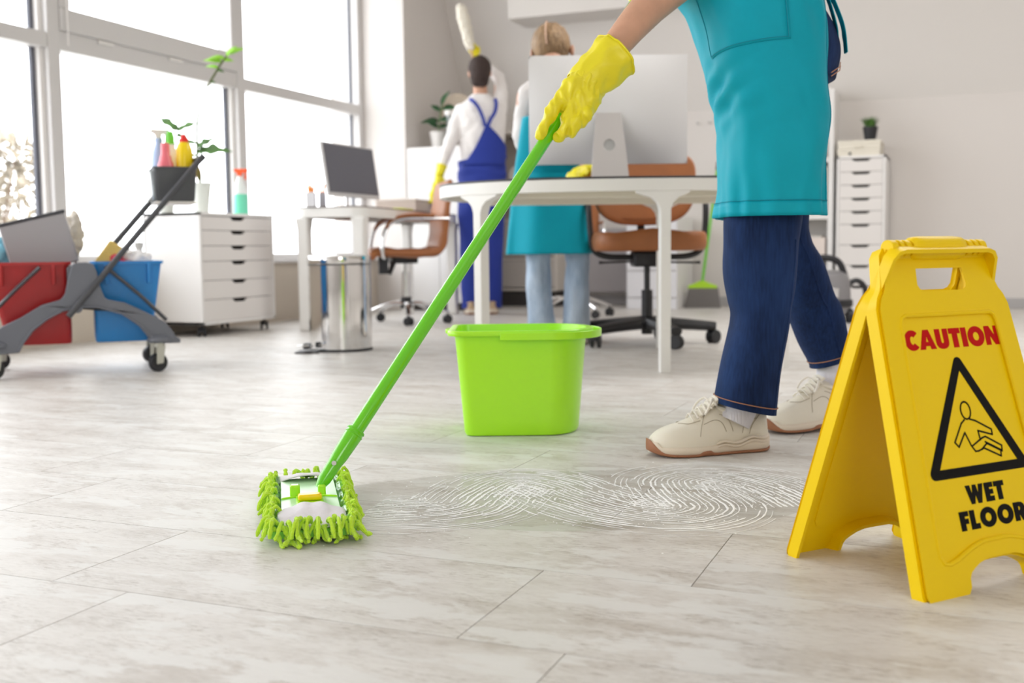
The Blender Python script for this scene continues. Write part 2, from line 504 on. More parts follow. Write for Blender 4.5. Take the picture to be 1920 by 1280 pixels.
# ------------------------------------------------------------------ window bays along the left wall
mull = [7.70, 6.07, 4.44, 2.81, 1.18, -0.45, -2.08, -3.4]
for i in range(len(mull) - 1):
    y1, y0 = mull[i], mull[i + 1]
    root = bpy.data.objects.new('window_%d' % (i + 1), None); C.objects.link(root)
    root.location = (XL, (y0 + y1) / 2, 0.43); struct(root)
    o_ = (XL, (y0 + y1) / 2, 0.43)
    m = MB(o_)
    # outer frame: far mullion, head, sill rail
    wy = 0.085 if i else 0.05
    m.box(XL - 0.13, XL, y0 + 0.0, y0 + 0.085, 0.43, 2.95)
    if i == 0: m.box(XL - 0.13, XL, y1 - 0.045, y1 + 0.02, 0.43, 2.95)
    m.build('mullion', M_frame, root, smooth=False, bevel=0.004)
    m = MB(o_)
    m.box(XL - 0.11, XL - 0.005, y0 + 0.085, y1, 0.43, 0.47)
    m.box(XL - 0.11, XL - 0.005, y0 + 0.085, y1, 2.89, 2.95)
    m.build('window_frame', M_frame, root, smooth=False, bevel=0.004)
    big = (i == 1)
    m = MB(o_)
    m.box(XL - 0.11, XL - 0.004, y0 + 0.085, y1, 1.575, 1.68 if big else 1.655)
    m.build('transom', M_frame, root, smooth=False, bevel=0.005)
    if big:
        m = MB(o_)
        m.box(XL - 0.10, XL + 0.014, y0 + 0.085, y1, 1.68, 1.80)
        m.box(XL - 0.10, XL + 0.014, y0 + 0.085, y0 + 0.155, 1.80, 2.89)
        m.box(XL - 0.10, XL + 0.014, y1 - 0.07, y1, 1.80, 2.89)
        m.box(XL - 0.10, XL + 0.014, y0 + 0.155, y1 - 0.07, 2.81, 2.89)
        m.build('sash', M_frame, root, smooth=False, bevel=0.006)
        for yy in (y0 + 0.36, y0 + 0.95):
            MB(o_).box(XL - 0.004, XL + 0.012, yy, yy + 0.12, 1.655, 1.675).build('hinge', M_white, root, bevel=0.003)
    m = MB(o_)
    for a, b in ((0.47, 1.575), (1.80 if big else 1.655, 2.89)):
        m.box(XL - 0.085, XL - 0.065, y1 - 0.055, y1 - 0.03, a, b)
    m.build('gasket', M_gasket, root, smooth=False)
    m = MB(o_)
    for a, b in ((0.47, 1.575), (1.80 if big else 1.655, 2.89)):
        m.box(XL - 0.075, XL - 0.035, y1 - 0.03, y1, a, b)
    m.build('glazing_bead', M_white, root, smooth=False)
    for a, b in ((0.47, 1.575), (1.80 if big else 1.655, 2.89)):
        MB(o_).box(XL - 0.078, XL - 0.074, y0 + 0.085, y1 - 0.03, a, b).build('pane', M_pane, root, smooth=False)
    if i == 1:
        MB(o_).tube([(XL + 0.025, y0 + 0.11, 2.9), (XL + 0.03, y0 + 0.115, 1.60)], 0.004, 6).build('blind_cord', M_white, root)

# ------------------------------------------------------------------ outside: pale shrubs and a garden wall seen through the left pane
M_shrub = mat('pale_dry_foliage', rgb(146, 136, 120), 0.8, vary=0.6, vscale=3)
def shrub(x, y, z0, r, h, label, n=900):
    g = MB((x, y, z0))
    for _ in range(n):
        a = random.uniform(0, 2 * PI); rr = r * math.sqrt(random.random()); zz = random.uniform(0.05, 1) ** 0.8 * h
        rr *= math.sqrt(max(0.1, 1 - (zz / h - 0.35) ** 2 * 1.8))
        p = Vector((x + rr * math.cos(a), y + rr * math.sin(a), z0 + zz))
        d1 = Vector((random.gauss(0, 1), random.gauss(0, 1), random.gauss(0, 1))).normalized() * random.uniform(0.05, 0.11)
        d2 = d1.orthogonal().normalized() * 0.03
        g.add([p - d1, p + d2, p + d1, p - d2], [(0, 1, 2, 3)])
    root = thing('garden_shrub', label, 'shrub', (x, y, z0))
    o = g.build('foliage', M_shrub, root, smooth=False)
    t = MB((x, y, z0))
    for k in range(5):
        a = k * 1.3
        t.tube([(x, y, z0), (x + 0.1 * math.cos(a), y + 0.1 * math.sin(a), z0 + h * 0.4), (x + r * 0.5 * math.cos(a), y + r * 0.5 * math.sin(a), z0 + h * 0.85)], [0.03, 0.02, 0.008], 6)
    t.build('stem', mat('shrub_bark', rgb(120, 100, 85), 0.9), root)
M_path = mat('pale_terrace_concrete', rgb(200, 198, 194), 0.9)
struct(MB().box(-16, -4.80, -4, 14, -0.12, -0.02).build('terrace_ground', M_path, smooth=False))
shrub(-10.2, 9.15, -0.02, 0.75, 1.9, 'pale dry shrub outside, nearer of the pair seen through the far left pane')
shrub(-12.6, 10.3, -0.02, 1.0, 2.1, 'pale dry shrub outside, farther of the pair seen through the far left pane')
tag(MB((-8.6, 6.5, 0)).box(-8.75, -8.55, 5.6, 9.4, -0.02, 0.75).build('garden_wall', mat('whitewashed_garden_wall', rgb(235, 235, 232), 0.9), bevel=0.01), 'low white garden wall outside the far left pane', 'wall').location = (-8.6, 6.5, 0)
# wall socket
t = thing('wall_socket', 'white double wall socket low on the back wall behind the broom', 'socket', (-1.66, YB, 0.14))
MB().box(-0.075, 0.075, -0.012, 0, -0.04, 0.04).build('plate', M_white, t, bevel=0.004)
for sx in (-0.036, 0.036):
    MB().cyl((sx, -0.0135, 0), (sx, -0.0121, 0), 0.02).build('socket_insert', mat('socket_grey', rgb(190, 190, 188), 0.5), t)
# two small hooks on the knee wall
for hx in (-2.02, -1.92):
    t = thing('wall_hook', 'small white hook on the back wall, %s of the pair above the desk' % ('left' if hx < -2 else 'right'), 'hook', (hx, YB, 1.50))
    MB().box(-0.01, 0.01, -0.006, 0, -0.02, 0.02).build('back_plate', M_white, t, bevel=0.002)
    MB().tube([(0, -0.006, 0.0), (0, -0.025, -0.01), (0, -0.03, 0.008)], 0.004, 8).build('prong', M_base, t)
# ------------------------------------------------------------------ helpers for furniture
def caster(parent, x, y, z, r=0.027, rz=0.0, hood=True, name='caster'):
    """twin-wheel caster whose wheel rests r below z, child of a thing; wheels are its sub-part"""
    M = Matrix.Translation((x, y, z)) @ Matrix.Rotation(rz, 4, 'Z')
    m = MB()
    pts = [(r * 1.08 * math.cos(a), r * 1.08 * math.sin(a)) for a in [PI * k / 10 for k in range(11)]]
    m.prism(pts, lambda u, v, t: M @ Vector((u, t, v)), -0.008, 0.008)
    m.add([M @ Vector(p) for p in []], [])
    q = MB(); q.cyl((0, 0, r * 0.6), (0, 0, r * 1.75), 0.007, seg=10)
    m.add([M @ v for v in q.v], q.f)
    c = m.build(name, M_dark, parent)
    wq = MB()
    for s in (-1, 1):
        g = MB().cyl((0, s * 0.010, 0), (0, s * 0.024, 0), r, seg=18)
        wq.add([M @ v for v in g.v], g.f)
    wq.build('wheel', M_dark, c, bevel=0.003)
    return c

M_cab = mat('white_cabinet_board', rgb(236, 234, 232), 0.45)
M_cabf = mat('white_drawer_front', rgb(228, 224, 221), 0.42)
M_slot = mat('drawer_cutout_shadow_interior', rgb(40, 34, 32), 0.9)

def scoop_front(W, H, T, scoop=True, hw=0.075, hd=0.020):
    """drawer front in local x (width) / z (height) with a scooped grip cut from its top edge"""
    top = []
    if scoop:
        top = [(hw, H), (hw * 0.9, H - hd * 0.25), (hw * 0.72, H - hd * 0.85), (hw * 0.6, H - hd), (-hw * 0.6, H - hd), (-hw * 0.72, H - hd * 0.85), (-hw * 0.9, H - hd * 0.25), (-hw, H)]
    poly = [(-W / 2, 0), (W / 2, 0), (W / 2, H)] + top + [(-W / 2, H)]
    return poly

# ------------------------------------------------------------------ six-drawer unit on casters under the window
t = thing('drawer_unit', 'low white drawer unit on casters with six scooped drawers below the windows', 'drawer unit', (-4.158, 5.30, 0), PI / 2)
# local: x along the front (world +Y), y = into the cabinet (world -X); the front plane is at y = -0.2
W2, D2, Z0, Z1 = 0.352, 0.20, 0.068, 0.708
m = MB()
m.box(-W2, W2, -D2, D2, Z0, Z0 + 0.018); m.box(-W2, W2, -D2, D2, Z1 - 0.018, Z1)
m.box(-W2, -W2 + 0.018, -D2, D2, Z0, Z1); m.box(W2 - 0.018, W2, -D2, D2, Z0, Z1); m.box(-W2, W2, D2 - 0.012, D2, Z0, Z1)
m.build('carcass', M_cab, t, smooth=False, bevel=0.0015)
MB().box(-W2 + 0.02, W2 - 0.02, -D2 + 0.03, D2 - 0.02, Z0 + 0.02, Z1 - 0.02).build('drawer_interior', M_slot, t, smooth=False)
hs = [0.125, 0.110, 0.110, 0.088, 0.088, 0.080]
z = Z0 + 0.019
for i, h in enumerate(hs):
    poly = scoop_front(2 * W2 - 0.042, h - 0.003, 0.016)
    MB().prism(poly, lambda u, v, tt, z=z: (u, tt, z + v), -D2 + 0.001, -D2 + 0.017).build('drawer', M_cabf, t, smooth=False, bevel=0.0015)
    z += h
for sx, sy in ((-0.30, -0.15), (0.30, -0.15), (-0.30, 0.15), (0.30, 0.15)):
    caster(t, sx, sy, 0.027, 0.027, 0.6)

# ------------------------------------------------------------------ tall nine-drawer unit by the back wall
t = thing('drawer_unit', 'tall narrow white drawer unit with scooped drawers against the back wall', 'drawer unit', (-0.692, 8.62, 0))
W2, D2, Z0, Z1 = 0.172, 0.24, 0.0, 1.14
m = MB()
m.box(-W2, W2, -D2, D2, Z0, Z0 + 0.03); m.box(-W2, W2, -D2, D2, Z1 - 0.018, Z1)
m.box(-W2, -W2 + 0.018, -D2, D2, Z0, Z1); m.box(W2 - 0.018, W2, -D2, D2, Z0, Z1); m.box(-W2, W2, D2 - 0.012, D2, Z0, Z1)
m.build('carcass', M_cab, t, smooth=False, bevel=0.0015)
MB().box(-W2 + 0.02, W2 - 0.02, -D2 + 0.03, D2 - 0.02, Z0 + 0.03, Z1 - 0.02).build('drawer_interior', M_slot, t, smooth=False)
hs = [0.152] * 4 + [0.0962] * 5
z = Z0 + 0.032
for i, h in enumerate(hs):
    poly = scoop_front(2 * W2 - 0.04, h - 0.003, 0.016, hw=0.072, hd=0.018)
    MB().prism(poly, lambda u, v, tt, z=z: (u, tt, z + v), -D2 + 0.001, -D2 + 0.017).build('drawer', M_cabf, t, smooth=False, bevel=0.0015)
    z += h
# storage boxes and pot on top
M_cream = mat('cream_cardboard', rgb(228, 222, 208), 0.7)
for k, (x, z0, h, lab) in enumerate(((-0.715, 1.14, 0.052, 'flat cream storage box with a black eyelet, lower box on the tall drawer unit'),
                                     (-0.712, 1.193, 0.062, 'flat cream storage box directly under the potted grass'))):
    b = thing('storage_box', lab, 'box', (x, 8.60, z0))
    MB().box(-0.15, 0.15, -0.19, 0.19, 0, h * 0.62).build('box_base', M_cream, b, smooth=False, bevel=0.002)
    MB().box(-0.153, 0.153, -0.193, 0.193, h * 0.62, h).build('lid', M_cream, b, smooth=False, bevel=0.002)
    if k == 0:
        MB().cyl((-0.06, -0.196, h * 0.36), (-0.06, -0.188, h * 0.36), 0.010).build('eyelet', M_dark, b)
    else:
        MB().tube([(-0.03, -0.195, h * .3), (-0.015, -0.21, h * .15), (0.015, -0.21, h * .15), (0.03, -0.195, h * .3)], 0.004, 6).build('handle', M_cream, b)
b = thing('potted_grass', 'small black pot of green grass on top of the tall drawer unit', 'plant', (-0.645, 8.56, 1.255))
b.scale = (1.15, 1.15, 1.15)
MB().lathe([(0.032, 0), (0.034, 0.0), (0.047, 0.085), (0.049, 0.085), (0.049, 0.093), (0.043, 0.093), (0.042, 0.08)], seg=20).build('pot', M_dark, b)
MB().cyl((0, 0, 0.07), (0, 0, 0.08), 0.042).build('soil', M_soil, b)
g = MB()
for k in range(130):
    a = random.uniform(0, 2 * PI); r0 = random.uniform(0, 0.03); l = random.uniform(0.06, 0.10); lean = random.uniform(0.1, 0.75)
    p0 = Vector((r0 * math.cos(a), r0 * math.sin(a), 0.078)); d = Vector((math.cos(a) * lean, math.sin(a) * lean, 1)).normalized()
    s_ = Vector((-math.sin(a), math.cos(a), 0)) * 0.0035
    p1 = p0 + d * l * 0.6; p2 = p1 + (d + Vector((math.cos(a), math.sin(a), -0.4)) * 0.4).normalized() * l * 0.4
    g.add([p0 - s_, p0 + s_, p1 + s_, p2, p1 - s_], [(0, 1, 2, 4), (4, 2, 3)])
go = g.build('grass_blades', mat('artificial_grass', rgb(80, 122, 50), 0.6), b, smooth=False); go['kind'] = 'stuff'

# ------------------------------------------------------------------ white bookcase with cubes beside it
t = thing('bookcase', 'white cube bookcase standing left of the tall drawer unit', 'bookcase', (-1.135, 8.66, 0))
# local x -0.235..0.235, y -0.17..0.17
S = [0.0, 0.385, 0.70, 1.13, 1.655]
for x0, x1 in ((-0.235, -0.197), (0.197, 0.235)):
    MB().box(x0, x1, -0.17, 0.17, 0, 1.655).build('side_panel', M_cab, t, smooth=False, bevel=0.001)
for z in S:
    MB().box(-0.197, 0.197, -0.17, 0.165, max(z - 0.016, 0), max(z - 0.016, 0) + 0.03).build('shelf', M_cab, t, smooth=False, bevel=0.001)
MB().box(-0.197, 0.197, 0.155, 0.165, 0.02, 1.14).build('back_panel', M_cab, t, smooth=False)
b = thing('storage_box', 'white box with a round hole in the bookcase cube below the trailing plant', 'box', (-1.135, 8.655, 0.715))
MB().box(-0.15, 0.185, -0.15, 0.14, 0, 0.36).build('box_body', M_cream, b, smooth=False, bevel=0.004)
MB().cyl((0.075, -0.156, 0.13), (0.075, -0.149, 0.13), 0.016).build('finger_hole', M_dark, b)
b = thing('storage_box', 'low pinkish white drawer box with a small knob in the bookcase', 'box', (-1.135, 8.65, 0.40))
MB().box(-0.18, 0.18, -0.15, 0.14, 0, 0.145).build('box_body', mat('blush_white_card', rgb(226, 214, 206), 0.6), b, smooth=False, bevel=0.003)
MB().ball((0.02, -0.158, 0.10), 0.011, 10).build('knob', mat('pale_wood_knob', rgb(196, 160, 120), 0.6), b)
b = thing('paper_stack', 'thin stack of papers lying on the low drawer box in the bookcase', 'papers', (-1.1, 8.62, 0.546))
for k in range(3):
    MB().box(-0.12 + 0.004 * k, 0.11 + 0.006 * k, -0.12, 0.1, 0.004 * k, 0.004 * k + 0.0036).build('sheet', mat('grey_paper', rgb(196, 198, 206), 0.8) if k == 0 else M_cream, b, smooth=False)
b = thing('wire_rack', 'white wire rack standing on the bottom shelf of the bookcase', 'rack', (-1.10, 8.62, 0.031))
for x in (-0.13, 0.0, 0.15):
    MB().tube([(x, -0.12, 0.0), (x, -0.12, 0.30), (x, 0.12, 0.30), (x, 0.12, 0.0)], 0.005, 6).build('wire_frame', M_base, b)
MB().box(-0.12, 0.14, -0.10, -0.096, 0.02, 0.27).build('panel', M_white, b, smooth=False)
# trailing plant on the bookcase
b = thing('trailing_plant', 'grey green plant trailing down from a white pot in the top cube of the bookcase', 'plant', (-1.06, 8.57, 1.144))
MB().lathe([(0.05, 0), (0.07, 0.12), (0.074, 0.12), (0.074, 0.13), (0.066, 0.13)], seg=20).build('pot', M_white, b)
M_trail = mat('dusty_trailing_leaf', rgb(150, 166, 132), 0.7, vary=0.3, vscale=20)
vine = MB(); lf = MB()
for k in range(16):
    a = random.uniform(-2.7, -0.4); L_ = random.uniform(0.15, 0.42)
    pts = [Vector((0.03 * math.cos(a), 0.03 * math.sin(a), 0.14)), Vector((0.09 * math.cos(a), 0.09 * math.sin(a), 0.30)), Vector((0.12 * math.cos(a), 0.12 * math.sin(a), 0.22 - L_ * 0.2)), Vector((0.13 * math.cos(a), 0.12 * math.sin(a), 0.26 - L_))]
    cv = curve(pts, 14); vine.tube(cv, 0.0018, 5)
    for p in cv[2:]:
        for _ in range(2):
            d1 = Vector((random.gauss(0, 1), random.gauss(0, 1), random.gauss(-0.5, 0.7))).normalized() * 0.016; d2 = d1.orthogonal().normalized() * 0.008
            lf.add([p, p + d1 * 0.5 + d2, p + d1, p + d1 * 0.5 - d2], [(0, 1, 2, 3)])
vine.build('vine', M_trail, b)
o = lf.build('small_leaves', M_trail, b, smooth=False); o['kind'] = 'stuff'

# ------------------------------------------------------------------ low white cabinet under the back wall desk
t = thing('drawer_cabinet', 'low white cabinet with grooved drawers standing at the back wall behind the office chair', 'cabinet', (-2.255, 8.56, 0))
MB().box(-0.205, 0.205, -0.25, 0.28, 0.0, 0.72).build('carcass', M_cab, t, smooth=False, bevel=0.002)
for z0, z1 in ((0.0, 0.085), (0.092, 0.30), (0.307, 0.505), (0.512, 0.72)):
    MB().box(-0.203, 0.203, -0.268, -0.252, z0, z1 - 0.003).build('drawer', mat('cool_white_drawer', rgb(228, 228, 232), 0.45), t, smooth=False, bevel=0.003)
# flat grey panel set where the back wall reads greyer, left of it
t = thing('grey_wall_panel', 'long flat grey panel on the back wall behind the working woman', 'radiator', (-2.98, 8.80, 0.05))
MB().box(-0.50, 0.50, -0.03, 0.03, 0.06, 0.60).build('panel', mat('grey_panel_finish', rgb(172, 168, 170), 0.5), t, smooth=False, bevel=0.006)
for x in (-0.42, 0.42):
    MB().box(x - 0.01, x + 0.01, 0.03, 0.08, -0.05, 0.5).build('bracket', M_base, t, smooth=False)

# ------------------------------------------------------------------ open shelving unit with plinth behind the man
M_shelf = mat('beige_shelf_board', rgb(214, 207, 198), 0.6)
M_sback = mat('taupe_shelf_back', rgb(176, 168, 160), 0.7)
t = thing('shelving_unit', 'beige open shelving unit on a dark plinth between the man and the woman', 'shelving', (-3.44, 8.66, 0))
for x in (-0.30, 0.30): MB().box(x - 0.012, x + 0.012, -0.16, 0.16, 0.13, 1.48).build('side_panel', M_shelf, t, smooth=False)
for z in (0.14, 0.40, 0.73, 1.02, 1.47): MB().box(-0.288, 0.288, -0.16, 0.15, z - 0.011, z + 0.011).build('shelf', M_shelf, t, smooth=False, bevel=0.001)
MB().box(-0.30, 0.30, 0.15, 0.16, 0.13, 1.47).build('back_panel', M_sback, t, smooth=False)
MB().box(-0.29, 0.29, -0.14, 0.15, 0.0, 0.13).build('plinth', mat('dark_plinth', rgb(62, 58, 56), 0.7), t, smooth=False)
for z0, z1 in ((0.16, 0.385), (0.42, 0.715)):
    MB().box(-0.284, 0.284, -0.165, -0.15, z0, z1).build('cabinet_door', mat('greige_cabinet_door', rgb(192, 186, 179), 0.55), t, smooth=False, bevel=0.002)
t = thing('table_clock', 'small round pale clock with spokes on the shelving behind the man', 'clock', (-3.52, 8.62, 1.031))
c = MB(); c.tube([(0.075 * math.cos(a), 0, 0.085 + 0.075 * math.sin(a)) for a in [2 * PI * k / 28 for k in range(29)]], 0.009, 8)
c.build('rim', M_white, t)
MB().cyl((0, 0.004, 0.085), (0, 0.01, 0.085), 0.07).build('dial', M_cream, t)
for a in (0.5, 2.2): MB().box(-0.003, 0.003, -0.004, -0.001, 0, 0.05, Matrix.Translation((0, 0, 0.085)) @ Matrix.Rotation(a, 4, 'Y')).build('hand', M_dark, t, smooth=False)

# ------------------------------------------------------------------ white two-door cupboard by the left wall end
t = thing('cupboard', 'white two-door cupboard in the corner left of the man', 'cupboard', (-3.835, 7.99, 0))
MB().box(-0.275, 0.275, -0.25, 0.25, 0.06, 1.30).build('carcass', M_cab, t, smooth=False, bevel=0.002)
MB().box(-0.26, 0.26, -0.23, 0.25, 0.0, 0.06).build('plinth', mat('dark_plinth_board', rgb(70, 64, 60), 0.7), t, smooth=False)
for k, (x0, x1) in enumerate(((-0.275, -0.002), (0.002, 0.275))):
    d = MB().box(x0, x1, -0.268, -0.252, 0.065, 1.295).build('door', M_cab, t, smooth=False, bevel=0.002)
    xx = x1 - 0.03 if k == 0 else x0 + 0.03
    MB().ball((xx, -0.28, 0.66), 0.011, 10).build('knob', M_chrome, d)

def leaf_mesh(mb, p, d, up, L, W, fold=0.25, droop=0.25, n=6, lobes=0):
    d = Vector(d).normalized(); up = Vector(up); s = d.cross(up).normalized(); up = s.cross(d).normalized()
    vs = []
    for i in range(n + 1):
        t = i / n
        wd = W * math.sin(PI * min(1, t ** 0.75)) * (1 + (0.35 * math.sin(t * PI * 2 * lobes) if lobes else 0)) + 0.0006
        c = Vector(p) + d * (L * t) - up * (droop * L * t * t)
        vs += [c - s * wd + up * wd * fold, c, c + s * wd + up * wd * fold]
    fs = []
    for i in range(n):
        a = i * 3
        fs += [(a, a + 1, a + 4, a + 3), (a + 1, a + 2, a + 5, a + 4)]
    return mb.add(vs, fs)

# things on the cupboard
t = thing('rubber_plant', 'dark green broad-leaved plant in a white pot on top of the cupboard', 'plant', (-3.93, 7.93, 1.30))
MB().lathe([(0.048, 0), (0.05, 0), (0.068, 0.12), (0.071, 0.12), (0.071, 0.135), (0.062, 0.135)], seg=24).build('pot', M_white, t)
MB().cyl((0, 0, 0.11), (0, 0, 0.12), 0.062).build('soil', M_soil, t)
MB().tube([(0, 0, 0.11), (0.01, 0, 0.22), (0.03, 0.01, 0.36)], 0.005, 8).build('stem', M_leaf, t)
M_rub = mat('rubber_plant_leaf', rgb(46, 88, 52), 0.35, vary=0.25)
for p, d, L_ in (((0, 0, 0.17), (-0.6, -0.5, 0.55), 0.12), ((0.01, 0, 0.22), (-1, -0.45, 0.12), 0.155), ((0.02, 0, 0.30), (-0.8, -0.2, 0.7), 0.10), ((0.03, 0, 0.34), (0.5, -0.3, 0.9), 0.14),
                 ((0.03, 0, 0.32), (1, -0.2, 0.1), 0.15), ((0.02, 0, 0.24), (0.9, -0.5, -0.1), 0.14), ((0.0, 0, 0.17), (0.9, 0.3, 0.3), 0.13)):
    leaf_mesh(MB(), p, d, (0, -0.6, 0.6), L_, L_ * 0.24).build('leaf', M_rub, t, solid=0.001)
t = thing('glass_tube_vase', 'tall clear glass cylinder with a white rim on the cupboard beside the plant', 'vase', (-3.79, 7.86, 1.30))
MB().lathe([(0.036, 0.0), (0.037, 0.0), (0.037, 0.255), (0.034, 0.255), (0.034, 0.006)], seg=24, cap=False).build('glass', glass_mat('vase_glass', (0.90, 0.93, 0.94, 1), 0.12), t)
MB().lathe([(0.040, 0.25), (0.044, 0.255), (0.044, 0.285), (0.040, 0.29)], seg=24).build('rim', M_white, t)
MB().cyl((0, 0, 0.006), (0, 0, 0.11), 0.022).build('filling', mat('grey_green_filling', rgb(150, 172, 168), 0.6), t)
t = thing('paper_roll', 'tall white cylinder standing between the glass vase and the man', 'cylinder', (-3.665, 7.88, 1.30))
MB().lathe([(0.030, 0), (0.031, 0.0), (0.031, 0.20), (0.028, 0.20), (0.027, 0.19)], seg=20).build('tube', M_white, t)
t = thing('round_tray', 'large round beige tray leaning on the wall behind the dark green plant', 'tray', (-3.86, 8.13, 1.30))
MB().lathe([(0.0, 0.0), (0.14, 0.0), (0.16, 0.015), (0.165, 0.015), (0.145, -0.006), (0, -0.006)], seg=36, cap=False).build('dish', mat('beige_tray', rgb(204, 190, 172), 0.6), t).matrix_local = Matrix.Translation((0, 0.02, 0.30)) @ Matrix.Rotation(-1.35, 4, 'X') @ Matrix.Scale(1, 4)
MB().box(-0.05, 0.05, -0.02, 0.06, 0.0, 0.15).build('stand', M_shelf, t, bevel=0.004)

# ------------------------------------------------------------------ nearer desk with the curved white frame (view frame)
dc = (0.50, 4.62)
t = vthing('desk', 'white oval desk with thin black top and blade legs behind the green bucket', 'desk', dc[0], dc[1])
def sup(a, rx, ry, n=2.25):
    c, s = math.cos(a), math.sin(a)
    return (math.copysign(abs(c) ** (2 / n), c) * rx, math.copysign(abs(s) ** (2 / n), s) * ry)
ol = [sup(2 * PI * k / 72, 0.80, 0.545) for k in range(72)]
il = [sup(2 * PI * k / 72, 0.775, 0.52) for k in range(72)]
MB().prism(ol, lambda u, v, tt: (u, v, tt), 0.737, 0.745).build('tabletop', mat('black_laminate_top', rgb(52, 50, 54), 0.4), t, bevel=0.001)
MB().prism(ol, lambda u, v, tt: (u, v, tt), 0.690, 0.737, holes=[il[::-1]]).build('apron_rail', M_whitem, t, bevel=0.002)
MB().prism(il, lambda u, v, tt: (u, v, tt), 0.719, 0.7365).build('underside', M_cream, t)
MB().box(-0.62, 0.66, -0.34, -0.30, 0.676, 0.715).build('cross_rail', M_cream, t, bevel=0.003)
MB().box(-0.62, 0.66, 0.30, 0.34, 0.676, 0.715).build('cross_rail', M_cream, t, bevel=0.003)
def blade_leg(ang, rx=0.785, ry=0.53, hw=0.021, parent=None, flare=0.05, base=0.0):
    # follows the rim of the desk; widened at its top into the rail
    m = MB()
    rows_ = [(0.0, 1.0), (0.55, 1.0), (0.62, 1.05), (0.645, 1.5), (0.665, 2.6), (0.683, 5.0), (0.690, 5.0)]
    da = 1.0 / 0.72
    rings = []
    for z, k in rows_:
        h = hw * k * 1.45 / 0.8
        pts = []
        for q in (-1, -0.33, 0.33, 1): pts.append(sup(ang + q * h, rx + 0.014, ry + 0.014))
        for q in (1, 0.33, -0.33, -1): pts.append(sup(ang + q * h, rx - 0.028, ry - 0.028))
        rings.append([(p[0], p[1], z) for p in pts])
    m.rings(rings)
    return m.build('leg', M_whitem, parent, bevel=0.002)
for a, w_ in ((-1.49, 0.0115), (-2.45, 0.017), (1.34, 0.0115), (-0.80, 0.013)): blade_leg(a, hw=w_, parent=t)

# monitor on the nearer desk
M_alu = mat('brushed_aluminium_shell', rgb(236, 235, 236), 0.40, 0.10)
t = vthing('monitor', 'large silver desktop monitor seen from behind on the oval desk', 'monitor', 0.415, 4.60, 0.745)
def shell(u, v):  # rear shell bulges toward the viewer (local -y) in the middle
    x = (u - 0.5) * 0.665; zz = 0.085 + v * 0.452
    b = (1 - abs(2 * u - 1) ** 2.6) * (1 - abs(2 * v - 1) ** 2.4)
    return (x, -0.012 - 0.045 * b, zz)
m = MB(); m.grid(shell, 40, 28)
b0 = len(m.v)
m.box(-0.3325, 0.3325, -0.012, 0.0, 0.085, 0.537)
m.build('rear_shell', M_alu, t, ang=60)
MB().box(-0.325, 0.325, 0.0005, 0.003, 0.12, 0.53).build('screen', M_dark, t)
leg = [(-0.078, 0.0), (0.078, 0.0), (0.068, 0.13), (0.052, 0.285), (-0.052, 0.285), (-0.068, 0.13)]
hole = [(0.024 * math.cos(a), 0.148 + 0.024 * math.sin(a)) for a in [2 * PI * k / 28 for k in range(28)]]
def lf_(u, v, tt): return (u - 0.004, -0.055 - 0.10 * max(0, 0.12 - v) * 3 * 0 + tt - 0.085 * (1 - v / 0.285), v + 0.008)
MB().prism(leg, lf_, -0.006, 0.0, holes=[hole[::-1]]).build('stand', mat('satin_aluminium', rgb(206, 202, 200), 0.4, 0.35), t, ang=20, bevel=0.001)
MB().prism([(x * 0.97, y) for x, y in hole], lf_, -0.003, -0.001).build('cable_port', mat('grey_cable_port', rgb(176, 176, 174), 0.5), t)
MB().box(-0.082, 0.074, -0.148, 0.05, 0.0, 0.008).build('foot', M_alu, t, bevel=0.002)

# ------------------------------------------------------------------ farther desk at the windows, angled
# near corner at world (-3.25, 5.55), long edge runs to (-3.50, 7.40)
ang = math.atan2(7.40 - 5.55, -3.50 + 3.25) - PI / 2
Lf, Wf = 1.86, 0.45
t = thing('desk', 'white rectangular desk at the windows with the tan chair pulled up', 'desk', (-3.25, 5.55, 0), ang)
t.scale = (1, 1, 1.014)
def rr(x0, x1, y0, y1, r, n=6):
    pts = []
    for cx, cy, a0 in ((x1 - r, y0 + r, -PI / 2), (x1 - r, y1 - r, 0), (x0 + r, y1 - r, PI / 2), (x0 + r, y0 + r, PI)):
        for k in range(n + 1):
            a = a0 + PI / 2 * k / n
            pts.append((cx + r * math.cos(a), cy + r * math.sin(a)))
    return pts
dx0 = -Wf
MB().prism(rr(dx0, 0, 0, Lf, 0.09), lambda u, v, tt: (u, v, tt), 0.728, 0.735).build('tabletop', mat('dark_laminate_edge', rgb(110, 96, 88), 0.5), t)
MB().prism(rr(dx0, 0, 0, Lf, 0.09), lambda u, v, tt: (u, v, tt), 0.672, 0.728, holes=[rr(dx0 + 0.025, -0.025, 0.025, Lf - 0.025, 0.07)[::-1]]).build('apron_rail', M_whitem, t, bevel=0.002)
for x, y in ((-0.045, 0.05), (dx0 + 0.045, 0.05), (-0.045, Lf - 0.05), (dx0 + 0.045, Lf - 0.05)):
    m = MB()
    m.rings([[(x + sx * k * 0.036, y + sy * k * 0.036, z) for sx, sy in ((-1, -1), (1, -1), (1, 1), (-1, 1))] for z, k in ((0, 1.0), (0.60, 1.0), (0.645, 1.15), (0.674, 1.25))])
    m.build('leg', M_whitem, t, bevel=0.012, seg=3)
FD = Matrix.Translation((-3.25, 5.55, 0)) @ Matrix.Rotation(ang, 4, 'Z')
def fdp(x, y, z=0.7453):
    p = FD @ Vector((x, y, z)); return tuple(p)
